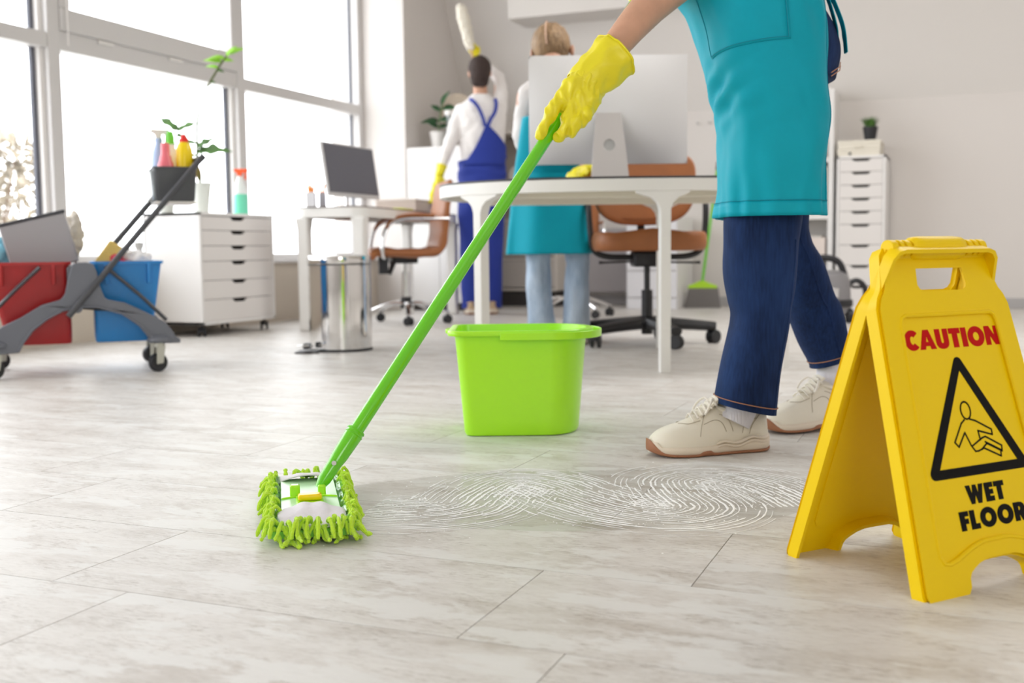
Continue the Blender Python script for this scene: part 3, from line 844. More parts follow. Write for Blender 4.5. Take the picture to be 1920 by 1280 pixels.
# monitor on it
t = thing('monitor', 'slim dark-screened monitor on the desk at the windows', 'monitor', (-3.42, 5.70, 0.7453), 1.545)
s = MB()
tilt = Matrix.Translation((0, 0, 0.215)) @ Matrix.Rotation(-0.15, 4, 'X')
MB().box(-0.285, 0.285, -0.008, 0.010, -0.160, 0.160, tilt).build('bezel', mat('silver_bezel', rgb(206, 204, 204), 0.4), t, smooth=False, bevel=0.003)
MB().box(-0.272, 0.272, -0.0105, -0.0085, -0.138, 0.150, tilt).build('screen', mat('dark_screen', rgb(92, 92, 102), 0.25), t, smooth=False)
MB().tube([(0, 0.03, 0.006), (0, 0.035, 0.10), (0, 0.015, 0.17)], 0.014, 10).build('neck', M_chrome, t)
MB().cyl((0, 0.03, 0), (0, 0.03, 0.008), 0.09, 0.085).build('foot', M_chrome, t)
# pen cups, sheet, clutter
M_cup1 = mat('white_pen_cup', rgb(232, 232, 236), 0.4); M_cup2 = mat('grey_pen_cup', rgb(186, 186, 194), 0.5)
for k, (p, mm, lab) in enumerate(((vw(-1.185, 6.45, 0.7453), M_cup1, 'white square pen cup on the windowside desk'), (vw(-1.125, 6.50, 0.7453), M_cup2, 'grey pen cup right beside the white one on the windowside desk'))):
    c = thing('pen_cup', lab, 'pen cup', p, VA)
    w_ = 0.027 if k == 0 else 0.019
    MB().prism([(-w_, -w_), (w_, -w_), (w_, w_), (-w_, w_)], lambda u, v, tt: (u, v, tt), 0.0, 0.085, holes=[]).build('cup', mm, c, bevel=0.003)
    for q in range(4):
        a = q * 1.6 + k
        MB().tube([(0.01 * math.cos(a), 0.01 * math.sin(a), 0.08), (0.018 * math.cos(a), 0.018 * math.sin(a), 0.118 + 0.006 * q)], [0.0075, 0.006], 6).build('pencil', mat('orange_pencil', rgb(240, 150, 60), 0.5), c)
c = thing('paper_sheet', 'pale blue sheet of paper on the near end of the windowside desk', 'paper', fdp(-0.30, 0.20, 0.7454), ang + 0.2)
MB().box(-0.11, 0.11, -0.14, 0.14, 0, 0.002).build('sheet', mat('pale_blue_paper', rgb(190, 202, 236), 0.7), c, smooth=False)
c = thing('cardboard_box', 'low beige cardboard box on the windowside desk next to the chair back', 'box', fdp(-0.28, 1.45), ang)
MB().box(-0.15, 0.15, -0.19, 0.19, 0, 0.085).build('box_body', mat('beige_card', rgb(206, 192, 182), 0.8), c, bevel=0.003)
MB().box(-0.152, 0.152, -0.192, 0.192, 0.085, 0.10).build('lid', mat('pale_card_lid', rgb(226, 216, 208), 0.8), c, bevel=0.003)
c = thing('cleaning_cloth', 'folded lime cloth lying on the windowside desk', 'cloth', fdp(-0.12, 0.98), ang)
MB().prism(rr(-0.05, 0.05, -0.09, 0.09, 0.03), lambda u, v, tt: (u, v, tt + 0.003 * math.sin(u * 90) + 0.003), 0.0, 0.016).build('cloth', mat('lime_cloth', rgb(214, 226, 110), 0.9), c, bevel=0.004)

# ------------------------------------------------------------------ office chairs
def star_base(t, cx, cy, r, mt, h=0.09, a0=0.3, n=5, curved=True, hub=0.05, cz=0.0275, thick=0.018):
    for k in range(n):
        a = a0 + 2 * PI * k / n
        ca, sa = math.cos(a), math.sin(a)
        if curved: prof = [(0.03, h + 0.045), (r * 0.35, h + 0.05), (r * 0.7, h + 0.02), (r, h - 0.018)]
        else: prof = [(0.03, h + 0.015), (r * 0.5, h + 0.006), (r, h - 0.008)]
        pts = [(cx + q * ca, cy + q * sa, z) for q, z in prof]
        lg = MB().tube(curve(pts, 8), [thick * (1.25 - 0.05 * i) for i in range(9)], 8, flat=0.65 if curved else 0.8).build('base_leg', mt, t)
        c_ = caster(t, cx + (r - 0.01) * ca, cy + (r - 0.01) * sa, cz, cz, a + 0.7)

# tan armchair seen side-on at the windowside desk: local x = towards its back (viewer's right)
t = vthing('office_chair', 'tan leather office chair with chrome arms seen from the side at the windowside desk', 'chair', -0.70, 7.15)
t.rotation_euler.z = VA + 0.28
prof = [(-0.262, -0.0, 0.425), (-0.235, 0, 0.462), (-0.17, 0, 0.472), (-0.05, 0, 0.463), (0.08, 0, 0.463), (0.165, 0, 0.470), (0.205, 0, 0.50), (0.225, 0, 0.58), (0.235, 0, 0.70), (0.255, 0, 0.82), (0.275, 0, 0.935)]
cv = curve(prof, 44)
rings = []
for i, p in enumerate(cv):
    tg = (cv[min(i + 1, 44)] - cv[max(i - 1, 0)]).normalized(); nn = Vector((-tg.z, 0, tg.x))
    th = 0.028 + 0.006 * math.sin(i * 0.5) ** 2
    if i in (0, 44): th = 0.008
    hw = 0.225 - 0.03 * max(0, (i - 36) / 8)
    ring = []
    for k in range(24):
        a = 2 * PI * k / 24
        c_, s_ = math.cos(a), math.sin(a)
        ring.append(p + Vector((0, math.copysign(abs(c_) ** 0.4, c_) * hw, 0)) + nn * (math.copysign(abs(s_) ** 0.7, s_) * th))
    rings.append(ring)
MB().rings(rings).build('seat_shell', M_leather, t, ang=50)
for sy in (-0.235, 0.235):
    a_ = MB().tube(curve([(-0.175, sy * 0.9, 0.43), (-0.19, sy, 0.46), (-0.185, sy, 0.56), (-0.14, sy, 0.65), (-0.04, sy, 0.685), (0.16, sy, 0.685), (0.25, sy * 0.98, 0.685)], 26), 0.013, 10, flat=0.6).build('armrest', M_chrome, t)
    MB().tube(curve([(-0.165, sy, 0.62), (-0.13, sy, 0.672), (-0.04, sy, 0.703), (0.07, sy, 0.706), (0.15, sy, 0.702)], 16), [0.018] * 17, 10, flat=0.6).build('arm_pad', M_leather, a_)
MB().box(-0.10, 0.07, -0.09, 0.09, 0.395, 0.444).build('seat_mechanism', M_dark, t, bevel=0.01)
MB().box(-0.20, -0.14, -0.16, -0.12, 0.33, 0.44).build('front_bracket', M_dark, t, bevel=0.006)
MB().tube([(-0.10, -0.1, 0.40), (-0.13, -0.14, 0.33)], [0.02, 0.013], 8).build('lever', M_dark, t)
MB().cyl((0, 0, 0.33), (0, 0, 0.40), 0.014).cyl((0, 0, 0.15), (0, 0, 0.34), 0.026).build('gas_column', M_chrome, t)
MB().cyl((0, 0, 0.10), (0, 0, 0.175), 0.042, 0.034).build('hub', M_dark, t, bevel=0.004)
star_base(t, 0, 0, 0.29, M_chrome, h=0.085, a0=-0.45)

# cognac office chair on the far side of the oval desk, facing it (local y = away from viewer)
t = vthing('office_chair', 'cognac leather office chair with black loop arms tucked under the oval desk', 'chair', 0.675, 5.36)
def cushion(name, cx, cy, z0, z1, hx, hy, pw=4.0, crown=0.01):
    m = MB(); rings = []
    N = 12
    for i in range(N + 1):
        th = PI * i / N
        zz = (z0 + z1) / 2 - math.cos(th) * (z1 - z0) / 2
        k = abs(math.sin(th)) ** 0.45 if 0 < i < N else 0.35
        ring = []
        for j in range(48):
            a = 2 * PI * j / 48
            x, y = sup(a, hx, hy, pw)
            kk = 1 - (1 - k) * 0.13 if 0 < i < N else 0.80
            ring.append((cx + x * kk, cy + y * kk, zz + (crown * math.cos(x / hx * 4.2) if zz > (z0 + z1) / 2 else 0)))
        rings.append(ring)
    m.rings(rings)
    return m
cushion('s', 0, -0.02, 0.462, 0.562, 0.277, 0.25).build('seat_cushion', M_leather, t, ang=60)
# backrest: superelliptic pad, curved
m = MB(); rings = []
for i in range(15):
    th = PI * i / 14
    yy = -math.cos(th) * 0.028
    k = max(0.05, abs(math.sin(th)) ** 0.35)
    kk = 1 - (1 - k) * 0.09 if 0 < i < 14 else 0.86
    ring = []
    for j in range(56):
        a = 2 * PI * j / 56
        x, z = sup(a, 0.262 * kk, 0.190 * kk, 3.0)
        x *= (1.0 + 0.06 * (z / 0.165))
        zz = 0.782 + z + (0.020 * (abs(x) / 0.245) ** 3 if z > 0 else 0)
        ring.append((x, 0.20 + yy - 0.05 * (x / 0.245) ** 2 + 0.10 * (z / 0.165) * 0.3, zz))
    rings.append(ring)
m.rings(rings).build('backrest', M_leather, t, ang=60)
MB().tube(curve([(0, 0.10, 0.44), (0, 0.22, 0.46), (0, 0.255, 0.56), (0, 0.245, 0.72)], 12), 0.02, 10, flat=0.5).build('back_support', M_black, t)
for sx in (-1, 1):
    MB().tube(curve([(sx * 0.07, -0.02, 0.432), (sx * 0.20, -0.02, 0.436), (sx * 0.265, -0.02, 0.47), (sx * 0.283, -0.02, 0.56), (sx * 0.290, 0.0, 0.69), (sx * 0.288, 0.10, 0.735), (sx * 0.255, 0.19, 0.735)], 30), 0.0150, 10).build('armrest', M_black, t)
MB().box(-0.075, 0.075, -0.10, 0.10, 0.385, 0.462).build('seat_mechanism', M_dark, t, bevel=0.012)
MB().tube([(-0.05, -0.06, 0.412), (-0.22, -0.08, 0.408), (-0.245, -0.08, 0.408)], [0.005, 0.005, 0.008], 8).build('tilt_lever', M_dark, t)
MB().tube([(0.05, -0.06, 0.408), (0.22, -0.08, 0.404), (0.25, -0.08, 0.404)], [0.005, 0.005, 0.008], 8).build('height_lever', M_dark, t)
MB().cyl((0, 0, 0.23), (0, 0, 0.40), 0.015).cyl((0, 0, 0.05), (0, 0, 0.27), 0.028).build('gas_column', M_black, t)
star_base(t, 0, 0, 0.34, M_black, h=0.092, a0=-0.02, curved=False, cz=0.034, thick=0.034)

# third chair farther back, behind the working woman
t = vthing('office_chair', 'tan chair with chrome star base at the back, mostly hidden by the teal woman', 'chair', 0.42, 7.62)
MB().box(-0.22, 0.20, -0.2, 0.2, 0.45, 0.51).build('seat', M_leather, t, bevel=0.025, seg=4)
MB().box(-0.16, 0.22, 0.17, 0.22, 0.50, 0.98).build('backrest', M_leather, t, bevel=0.025, seg=4)
for sy in (-0.235, 0.225):
    MB().tube(curve([(sy, -0.15, 0.48), (sy, -0.16, 0.62), (sy, -0.08, 0.66), (sy, 0.18, 0.66)], 14), 0.012, 8).build('armrest', M_chrome, t)
MB().cyl((0, 0, 0.12), (0, 0, 0.45), 0.025).build('gas_column', M_chrome, t)
star_base(t, 0, 0, 0.30, M_chrome, h=0.085, a0=0.25)
# ------------------------------------------------------------------ caution sign (two leaves hinged at the top)
SE = Vector((0.633, 0.774, 0)).normalized()
SN = Vector((SE.y, -SE.x, 0))                      # towards the front leaf
SB = Vector((-0.235, 1.667, 0)); SAf = SB + SN * 0.274
mid = (SAf + SB) / 2; HT = 0.467
sign = thing('caution_sign', 'yellow folding wet floor caution sign standing open at the right edge', 'sign', tuple(mid + SE * 0.148))
SO = mid + SE * 0.148
def leaf_frame(base, sgn):
    w_ = (mid + Vector((0, 0, HT)) - base); w_.normalize()
    n_ = SE.cross(w_); n_.normalize()
    if n_.dot(SN) * sgn < 0: n_ = -n_
    return lambda u, v, t: base + SE * u + w_ * v + n_ * t - SO      # t > 0 points outwards
def arc_pts(c, r, a0, a1, n=6, ry=None):
    return [(c[0] + r * math.cos(a0 + (a1 - a0) * k / n), c[1] + (ry or r) * math.sin(a0 + (a1 - a0) * k / n)) for k in range(n + 1)]
W_ = 0.296
def mirror(half): return half + [(W_ - x, y) for x, y in reversed(half)]
half = [(0.148, 0.046), (0.135, 0.046), (0.120, 0.0455), (0.105, 0.042), (0.092, 0.036), (0.082, 0.030), (0.077, 0.022), (0.0755, 0.010), (0.070, 0.003), (0.064, 0.0), (0.004, 0.0), (-0.003, 0.003), (-0.005, 0.010),
        (0.018, 0.400), (0.024, 0.414), (0.032, 0.424), (0.036, 0.434), (0.042, 0.462), (0.045, 0.476), (0.052, 0.484), (0.062, 0.487)]
half_r = [p for p in half[1:]]
outline = [half[0]] + half[1:] + [(W_ - x, y) for x, y in reversed(half[1:])]
inset_l = [(0.148, 0.066), (0.130, 0.066), (0.118, 0.065), (0.100, 0.061), (0.080, 0.054), (0.062, 0.047), (0.047, 0.0435), (0.036, 0.046), (0.030, 0.056), (0.0305, 0.075), (0.0485, 0.376), (0.052, 0.385), (0.060, 0.389)]
inset = inset_l + [(W_ - x, y) for x, y in reversed(inset_l[1:])]
hole = [(0.108, 0.4205), (0.188, 0.4205), (0.197, 0.424), (0.202, 0.432), (0.199, 0.456), (0.198, 0.460), (0.098, 0.460), (0.097, 0.456), (0.094, 0.432), (0.099, 0.424)]
M_red = mat('red_sign_ink', rgb(188, 8, 10), 0.6, spec=0.15)
M_ink = mat('black_sign_ink', rgb(10, 9, 8), 0.6, spec=0.15)
def shrink(poly, k):
    n = len(poly); out = []
    A_ = sum(poly[i - 1][0] * poly[i][1] - poly[i][0] * poly[i - 1][1] for i in range(n))
    if A_ > 0: k = -k
    for i in range(n):
        a, b, c = Vector(poly[i - 1]).to_2d(), Vector(poly[i]).to_2d(), Vector(poly[(i + 1) % n]).to_2d()
        d1 = (b - a).normalized(); d2 = (c - b).normalized()
        nn = Vector((d1.y + d2.y, -(d1.x + d2.x)))
        nn = nn.normalized() if nn.length > 1e-6 else Vector((0, 0))
        cs = max(0.6, nn.dot(Vector((d1.y, -d1.x))))
        out.append((b.x - nn.x * k / cs, b.y - nn.y * k / cs))
    return out
def shell_plate(m, F, outline, holes, t_face, t_back, wall, rnd=0.0032):
    """moulded plate: rounded outer edge, turned-back rim, open at the back"""
    def loop(poly, k, t):
        b = len(m.v); m.v += [Vector(F(x, y, t)) for x, y in shrink(poly, k)]; return b
    def band(b0, b1, n):
        for i in range(n):
            j_ = (i + 1) % n; m.f.append((b0 + i, b0 + j_, b1 + j_, b1 + i))
    def fill(loops, t):
        tris = tessellate_polygon([[Vector((x, y, 0)) for x, y in l] for l in loops])
        b = len(m.v); m.v += [Vector(F(x, y, t)) for l in loops for x, y in l]
        for q in tris: m.f.append(tuple(b + i_ for i_ in q))
        return b
    n = len(outline)
    seq = [(wall, t_back), (0.0, t_back), (0.0, t_face - rnd), (rnd * 0.28, t_face - rnd * 0.35), (rnd, t_face)]
    bs = [loop(outline, k, t) for k, t in seq]
    for a_, b_ in zip(bs[:-1], bs[1:]): band(a_, b_, n)
    ib = loop(outline, wall, t_face - 0.006); band(bs[0], ib, n)
    fl = [shrink(outline, rnd)] + [shrink(h, -rnd) for h in holes]
    fill(fl, t_face)
    fill([shrink(outline, wall)] + [list(h) for h in holes], t_face - 0.006)
    for h in holes:
        q = [loop(h, 0.0, t_face - 0.006), loop(h, 0.0, t_face - rnd), loop(h, -rnd * 0.28, t_face - rnd * 0.35), loop(h, -rnd, t_face)]
        for a_, b_ in zip(q[:-1], q[1:]): band(a_, b_, len(h))
for base, sgn, nm in ((SAf, 1, 'front_leaf'), (SB, -1, 'rear_leaf')):
    F = leaf_frame(base, sgn)
    # orientation of 'outline' is clockwise or not: shrink towards the inside by testing area
    lf = MB()
    shell_plate(lf, F, outline, [inset, hole], -0.001, -0.026, 0.006)
    me_ = lf.mesh(nm)
    bm_ = bmesh.new(); bm_.from_mesh(me_); bmesh.ops.remove_doubles(bm_, verts=bm_.verts, dist=1e-5); bmesh.ops.recalc_face_normals(bm_, faces=bm_.faces); bm_.to_mesh(me_); bm_.free()
    o = mobj(nm, me_, M_yellow, sign, ang=50)
    wn_ = o.modifiers.new('wn', 'WEIGHTED_NORMAL'); wn_.keep_sharp = True; wn_.weight = 100
    MB().prism(inset, F, -0.0085, -0.0045).build('panel', M_yellow, o, ang=20)
    m = MB()
    bead = [F(x, y, -0.0025) for x, y in shrink(inset, 0.0)]
    m.tube(bead + [bead[0], bead[1]], 0.0034, 8, cap=False)
    m.build('panel_bead', M_yellow, o)
    for x in (0.072, 0.086, 0.210, 0.224):
        q = [F(x - 0.0025, 0.395, -0.0095), F(x + 0.0025, 0.395, -0.0095), F(x + 0.0025, 0.455, -0.0095), F(x - 0.0025, 0.455, -0.0095)]
        q2 = [F(x - 0.0025, 0.395, -0.020), F(x + 0.0025, 0.395, -0.020), F(x + 0.0025, 0.455, -0.016), F(x - 0.0025, 0.455, -0.016)]
        MB().add(q + q2, [(0, 1, 2, 3), (7, 6, 5, 4), (0, 4, 5, 1), (1, 5, 6, 2), (2, 6, 7, 3), (3, 7, 4, 0)]).build('stiffening_rib', M_yellow, o)
    if sgn == 1: FRONT, FO = F, o
# hinge tube and carrying handle along the top
top = mid + Vector((0, 0, HT)) - SO
m = MB()
m.tube([top + SE * 0.093, top + SE * 0.099, top + SE * 0.112, top + SE * 0.184, top + SE * 0.197, top + SE * 0.203], [0.012, 0.0165, 0.0175, 0.0175, 0.0165, 0.012], 20)
m.build('handle', M_yellow, sign)
for a, b in ((0.050, 0.062), (0.067, 0.074), (0.079, 0.088), (0.208, 0.217), (0.222, 0.229), (0.234, 0.246)):
    MB().cyl(top + SE * a, top + SE * b, 0.0125, seg=18).build('hinge_knuckle', M_yellow, sign, bevel=0.001)
MB().cyl(top + SE * 0.052, top + SE * 0.244, 0.006, seg=12).build('hinge_pin', M_yellow, sign)

# --- lettering (heavy geometric capitals) printed on the front panel
def bar(x0, y0, x1, y1, th):
    d = Vector((x1 - x0, y1 - y0)); n = Vector((-d.y, d.x)).normalized() * th / 2
    return [(x0 + n.x, y0 + n.y), (x0 - n.x, y0 - n.y), (x1 - n.x, y1 - n.y), (x1 + n.x, y1 + n.y)]
def ringp(cx, cy, rx, ry, th, a0=0, a1=2 * PI, n=28):
    full = abs(a1 - a0 - 2 * PI) < 1e-6
    o_ = [(cx + rx * math.cos(a0 + (a1 - a0) * k / n), cy + ry * math.sin(a0 + (a1 - a0) * k / n)) for k in range(n + (0 if full else 1))]
    i_ = [(cx + (rx - th) * math.cos(a0 + (a1 - a0) * k / n), cy + (ry - th * 0.85) * math.sin(a0 + (a1 - a0) * k / n)) for k in range(n + (0 if full else 1))]
    return (o_, i_) if full else (o_ + i_[::-1], None)
T_ = 0.34
GL = {
 'C': (0.84, [ringp(0.5, 0.5, 0.50, 0.52, 0.36, 0.75, 2 * PI - 0.75)]),
 'A': (1.05, [([(0.0, 0), (0.36, 1), (0.72, 1), (1.08, 0), (0.73, 0), (0.68, 0.17), (0.40, 0.17), (0.35, 0)], [(0.46, 0.38), (0.62, 0.38), (0.54, 0.68)])]),
 'U': (0.86, [([(0, 1), (0.34, 1), (0.34, 0.38), (0.36, 0.29), (0.43, 0.26), (0.50, 0.29), (0.52, 0.38), (0.52, 1), (0.86, 1), (0.86, 0.36), (0.83, 0.18), (0.74, 0.06), (0.60, -0.01), (0.43, -0.03), (0.26, -0.01), (0.12, 0.06), (0.03, 0.18), (0, 0.36)], None)]),
 'T': (0.76, [([(0, 1), (0.76, 1), (0.76, 0.72), (0.56, 0.72), (0.56, 0), (0.20, 0), (0.20, 0.72), (0, 0.72)], None)]),
 'I': (0.36, [([(0, 0), (0.36, 0), (0.36, 1), (0, 1)], None)]),
 'O': (1.14, [ringp(0.57, 0.5, 0.57, 0.53, 0.36)]),
 'N': (0.98, [([(0, 0), (0, 1), (0.34, 1), (0.65, 0.50), (0.65, 1), (0.98, 1), (0.98, 0), (0.64, 0), (0.33, 0.50), (0.33, 0)], None)]),
 'W': (1.30, [([(0, 1), (0.33, 1), (0.42, 0.52), (0.52, 1), (0.78, 1), (0.88, 0.52), (0.97, 1), (1.30, 1), (1.04, 0), (0.77, 0), (0.65, 0.47), (0.53, 0), (0.26, 0)], None)]),
 'E': (0.64, [([(0, 0), (0.64, 0), (0.64, 0.27), (0.35, 0.27), (0.35, 0.37), (0.61, 0.37), (0.61, 0.63), (0.35, 0.63), (0.35, 0.73), (0.64, 0.73), (0.64, 1), (0, 1)], None)]),
 'F': (0.62, [([(0, 0), (0.35, 0), (0.35, 0.34), (0.58, 0.34), (0.58, 0.61), (0.35, 0.61), (0.35, 0.73), (0.62, 0.73), (0.62, 1), (0, 1)], None)]),
 'L': (0.62, [([(0, 0), (0.62, 0), (0.62, 0.28), (0.35, 0.28), (0.35, 1), (0, 1)], None)]),
 'R': (0.88, [([(0, 0), (0.35, 0), (0.35, 0.30), (0.38, 0.30), (0.52, 0), (0.92, 0), (0.70, 0.40), (0.80, 0.52), (0.82, 0.68), (0.76, 0.86), (0.62, 0.97), (0.42, 1), (0, 1)], [(0.34, 0.56), (0.34, 0.76), (0.42, 0.76), (0.48, 0.66), (0.42, 0.56)])]),
}
def word(txt, x0, y0, h, width, material, name):
    tot = sum(GL[c][0] for c in txt) + 0.075 * (len(txt) - 1)
    kx = width / tot
    m = MB(); x = 0.0
    for c in txt:
        for poly, hl in GL[c][1]:
            P = [(x0 + (x + px_) * kx, y0 + py_ * h) for px_, py_ in poly]
            Hh = [[(x0 + (x + px_) * kx, y0 + py_ * h) for px_, py_ in hl][::-1]] if hl else []
            m.prism(P, FRONT, -0.0044, -0.0039, holes=Hh)
        x += GL[c][0] + 0.075
    return m.build(name, material, FO, smooth=False)
word('CAUTION', 0.052, 0.339, 0.0285, 0.197, M_red, 'caution_lettering')
word('WET', 0.109, 0.117, 0.0265, 0.079, M_ink, 'wet_lettering')
word('FLOOR', 0.086, 0.083, 0.0265, 0.138, M_ink, 'floor_lettering')
# warning triangle with rounded corners
def rtri(pts, r):
    out = []
    n = 3
    for i in range(n):
        a, b, c = Vector(pts[i - 1]), Vector(pts[i]), Vector(pts[(i + 1) % n])
        d1 = (a - b).normalized(); d2 = (c - b).normalized(); half_ = d1.angle(d2) / 2
        L_ = r / math.tan(half_)
        cen = b + (d1 + d2).normalized() * (r / math.sin(half_))
        p0 = b + d1 * L_; p1 = b + d2 * L_
        a0 = math.atan2(p0.y - cen.y, p0.x - cen.x); a1 = math.atan2(p1.y - cen.y, p1.x - cen.x)
        while a1 - a0 > PI: a1 -= 2 * PI
        while a1 - a0 < -PI: a1 += 2 * PI
        out += [(cen.x + r * math.cos(a0 + (a1 - a0) * k / 6), cen.y + r * math.sin(a0 + (a1 - a0) * k / 6)) for k in range(7)]
    return out
To = [(0.0415, 0.156), (0.2555, 0.156), (0.1485, 0.333)]
Ti = [(0.068, 0.1695), (0.229, 0.1695), (0.1485, 0.3055)]
MB().prism(rtri(To, 0.0085), FRONT, -0.0044, -0.0039, holes=[Ti[::-1]]).build('warning_triangle', M_ink, FO, smooth=False)
# slipping figure drawn in outline
def stroke(m, pts, th=0.0024, close=False):
    P = list(pts) + ([pts[0]] if close else [])
    for a, b in zip(P[:-1], P[1:]):
        d = (Vector(b) - Vector(a)).normalized() * th * 0.35
        m.prism(bar(a[0] - d.x, a[1] - d.y, b[0] + d.x, b[1] + d.y, th), FRONT, -0.0044, -0.0039)
m = MB()
from_px = lambda pts: pts
stroke(m, arc_pts((0.1435, 0.2475), 0.0098, 0, 2 * PI, 20, 0.0125))
stroke(m, [(0.137, 0.2345), (0.1295, 0.2300), (0.1085, 0.2045), (0.1150, 0.1975), (0.1325, 0.2165), (0.1400, 0.1975), (0.1465, 0.1885), (0.1530, 0.1885), (0.1650, 0.1915), (0.1970, 0.1770), (0.1985, 0.1860), (0.1700, 0.2000)])
stroke(m, [(0.1485, 0.2345), (0.1590, 0.2315), (0.1885, 0.2165), (0.1880, 0.2090), (0.1600, 0.2170), (0.1610, 0.2035)])
stroke(m, [(0.1420, 0.1965), (0.1650, 0.2060), (0.1725, 0.2075), (0.2025, 0.1920), (0.2010, 0.1840), (0.1725, 0.1975), (0.1600, 0.1900)])
m.build('slipping_figure', M_ink, FO, smooth=False)

# ------------------------------------------------------------------ green bucket
bk = vthing('bucket', 'bright lime green plastic mop bucket on the wet floor', 'bucket', 0.025, 2.82)
def bshape(hx, hy, rl, n=10):
    """D shaped footprint: near-square left end with small corners, round right end"""
    pts = []
    rr_ = hy * 0.98
    for k in range(n * 2 + 1):
        a = -PI / 2 + PI * k / (2 * n)
        pts.append((hx - rr_ * 0.80 + rr_ * 0.80 * math.cos(a), hy * math.sin(a)))
    for k in range(n + 1):
        a = PI / 2 + PI / 2 * k / n
        pts.append((-hx + rl + rl * math.cos(a), hy - rl + rl * math.sin(a)))
    for k in range(n + 1):
        a = PI + PI / 2 * k / n
        pts.append((-hx + rl + rl * math.cos(a), -hy + rl + rl * math.sin(a)))
    return pts
def bring(hx, hy, rl, z): return [(x, y, z) for x, y in bshape(hx, hy, rl)]
rings = [bring(0.135, 0.098, 0.022, 0.0), bring(0.145, 0.108, 0.025, 0.002), bring(0.149, 0.111, 0.026, 0.010)]
for k in range(1, 9):
    t_ = k / 8
    rings.append(bring(0.149 + 0.021 * t_, 0.111 + 0.014 * t_, 0.028, 0.010 + 0.247 * t_))
rings += [bring(0.1715, 0.1265, 0.028, 0.2575), bring(0.187, 0.141, 0.035, 0.2585), bring(0.188, 0.142, 0.036, 0.261), bring(0.188, 0.142, 0.036, 0.268), bring(0.186, 0.140, 0.036, 0.2705), bring(0.170, 0.124, 0.028, 0.2705)]
for k in range(1, 9):
    t_ = k / 8
    rings.append(bring(0.1675 - 0.021 * t_, 0.122 - 0.014 * t_, 0.027, 0.268 - 0.258 * t_))
MB().rings(rings).build('bucket_body', M_green, bk, ang=50)
# bail handle folded down on the rim, round the right half
hp = []
for k in range(41):
    a = -PI * 0.52 + PI * 1.04 * k / 40
    hp.append((0.012 + 0.198 * max(0.0, math.cos(a)) ** 0.62 if math.cos(a) > 0 else 0.012, 0.152 * math.sin(a) / math.sin(PI / 2), 0.2575))
m = MB()
m.rings([[(x, y, z - 0.0095), (x * 0.985, y * 0.975, z - 0.0095), (x * 0.985, y * 0.975, z + 0.0095), (x, y, z + 0.0095)] for x, y, z in [(-0.055, -0.146, 0.2575), (-0.03, -0.1505, 0.2575)] + hp + [(-0.03, 0.1505, 0.2575), (-0.055, 0.146, 0.2575)]])
m.build('bail_handle', M_green, bk, bevel=0.002)
# pouring lip on the left
MB().prism([(-0.183, -0.05), (-0.196, -0.04), (-0.200, 0.0), (-0.196, 0.04), (-0.183, 0.05)], lambda u, v, t: (u, v, t), 0.2585, 0.268).build('lip', M_green, bk, bevel=0.002)

# ------------------------------------------------------------------ stainless pedal bin
pb = vthing('pedal_bin', 'polished stainless steel pedal bin beside the windowside desk', 'bin', -0.831, 5.22)
R_ = 0.150
MB().lathe([(R_ * 0.98, 0.0), (R_ * 1.012, 0.0), (R_ * 1.012, 0.011), (R_ * 1.0, 0.013)], seg=48).build('base_ring', M_dark, pb)
MB().lathe([(R_, 0.013), (R_, 0.412)], seg=96, cap=False).build('steel_body', M_steel, pb)
MB().lathe([(R_ * 0.985, 0.408), (R_ * 1.0, 0.412), (R_ * 1.0, 0.417), (R_ * 0.985, 0.42)], seg=64).build('gap_ring', M_dark, pb)
MB().lathe([(R_ * 1.01, 0.418), (R_ * 1.015, 0.420), (R_ * 1.015, 0.448), (R_ * 1.005, 0.454), (R_ * 0.97, 0.457), (0.05, 0.462), (0.005, 0.462)], seg=96).build('lid', M_steel, pb)
m = MB()
m.box(-0.157, -0.125, -0.16, -0.10, 0.018, 0.045)
m.build('pedal_hinge', M_dark, pb, bevel=0.006)
MB().prism([(-0.178, -0.20), (-0.120, -0.215), (-0.112, -0.12), (-0.150, -0.11)], lambda u, v, t: (u, v, t + (v + 0.16) * -0.12), 0.030, 0.036).build('pedal', M_steel, pb, bevel=0.003)
MB().box(-0.190, -0.08, -0.19, -0.05, 0.0, 0.008).build('foot_plate', M_dark, pb, bevel=0.003)

# ------------------------------------------------------------------ double bucket cleaning trolley
M_cartg = mat('slate_grey_trolley_plastic', rgb(104, 107, 116), 0.45)
M_cartd = mat('dark_grey_trolley_plastic', rgb(70, 71, 76), 0.45)
M_redb = mat('red_bucket_plastic', (0.38, 0.008, 0.010, 1), 0.38, coat=0.1)
M_blueb = mat('blue_bucket_plastic', (0.016, 0.22, 0.58, 1), 0.38, coat=0.15)
ca_ = 0.78
cart = thing('cleaning_trolley', 'slate grey cleaning trolley frame on casters carrying two buckets', 'trolley', (-3.342, 3.39, 0), ca_)
px2 = lambda x, y: ((x - 152) / 456.0, (706 - y) / 490.0)
outer = [(-2, 655), (-2, 646), (8, 639), (17, 616), (29, 606), (58, 591), (93, 568), (124, 559), (132, 548), (139, 515), (145, 494), (150, 490), (173, 489), (181, 492), (186, 505), (192, 539), (198, 557), (204, 561), (231, 567), (260, 583), (298, 606), (310, 622), (318, 638), (326, 642), (326, 650)]
inner = [(290, 650), (280, 647), (270, 638), (254, 614), (226, 591), (185, 577), (156, 576), (127, 582), (101, 597), (78, 617), (62, 640), (54, 657), (20, 659)]
arch = [px2(*p) for p in outer + inner]
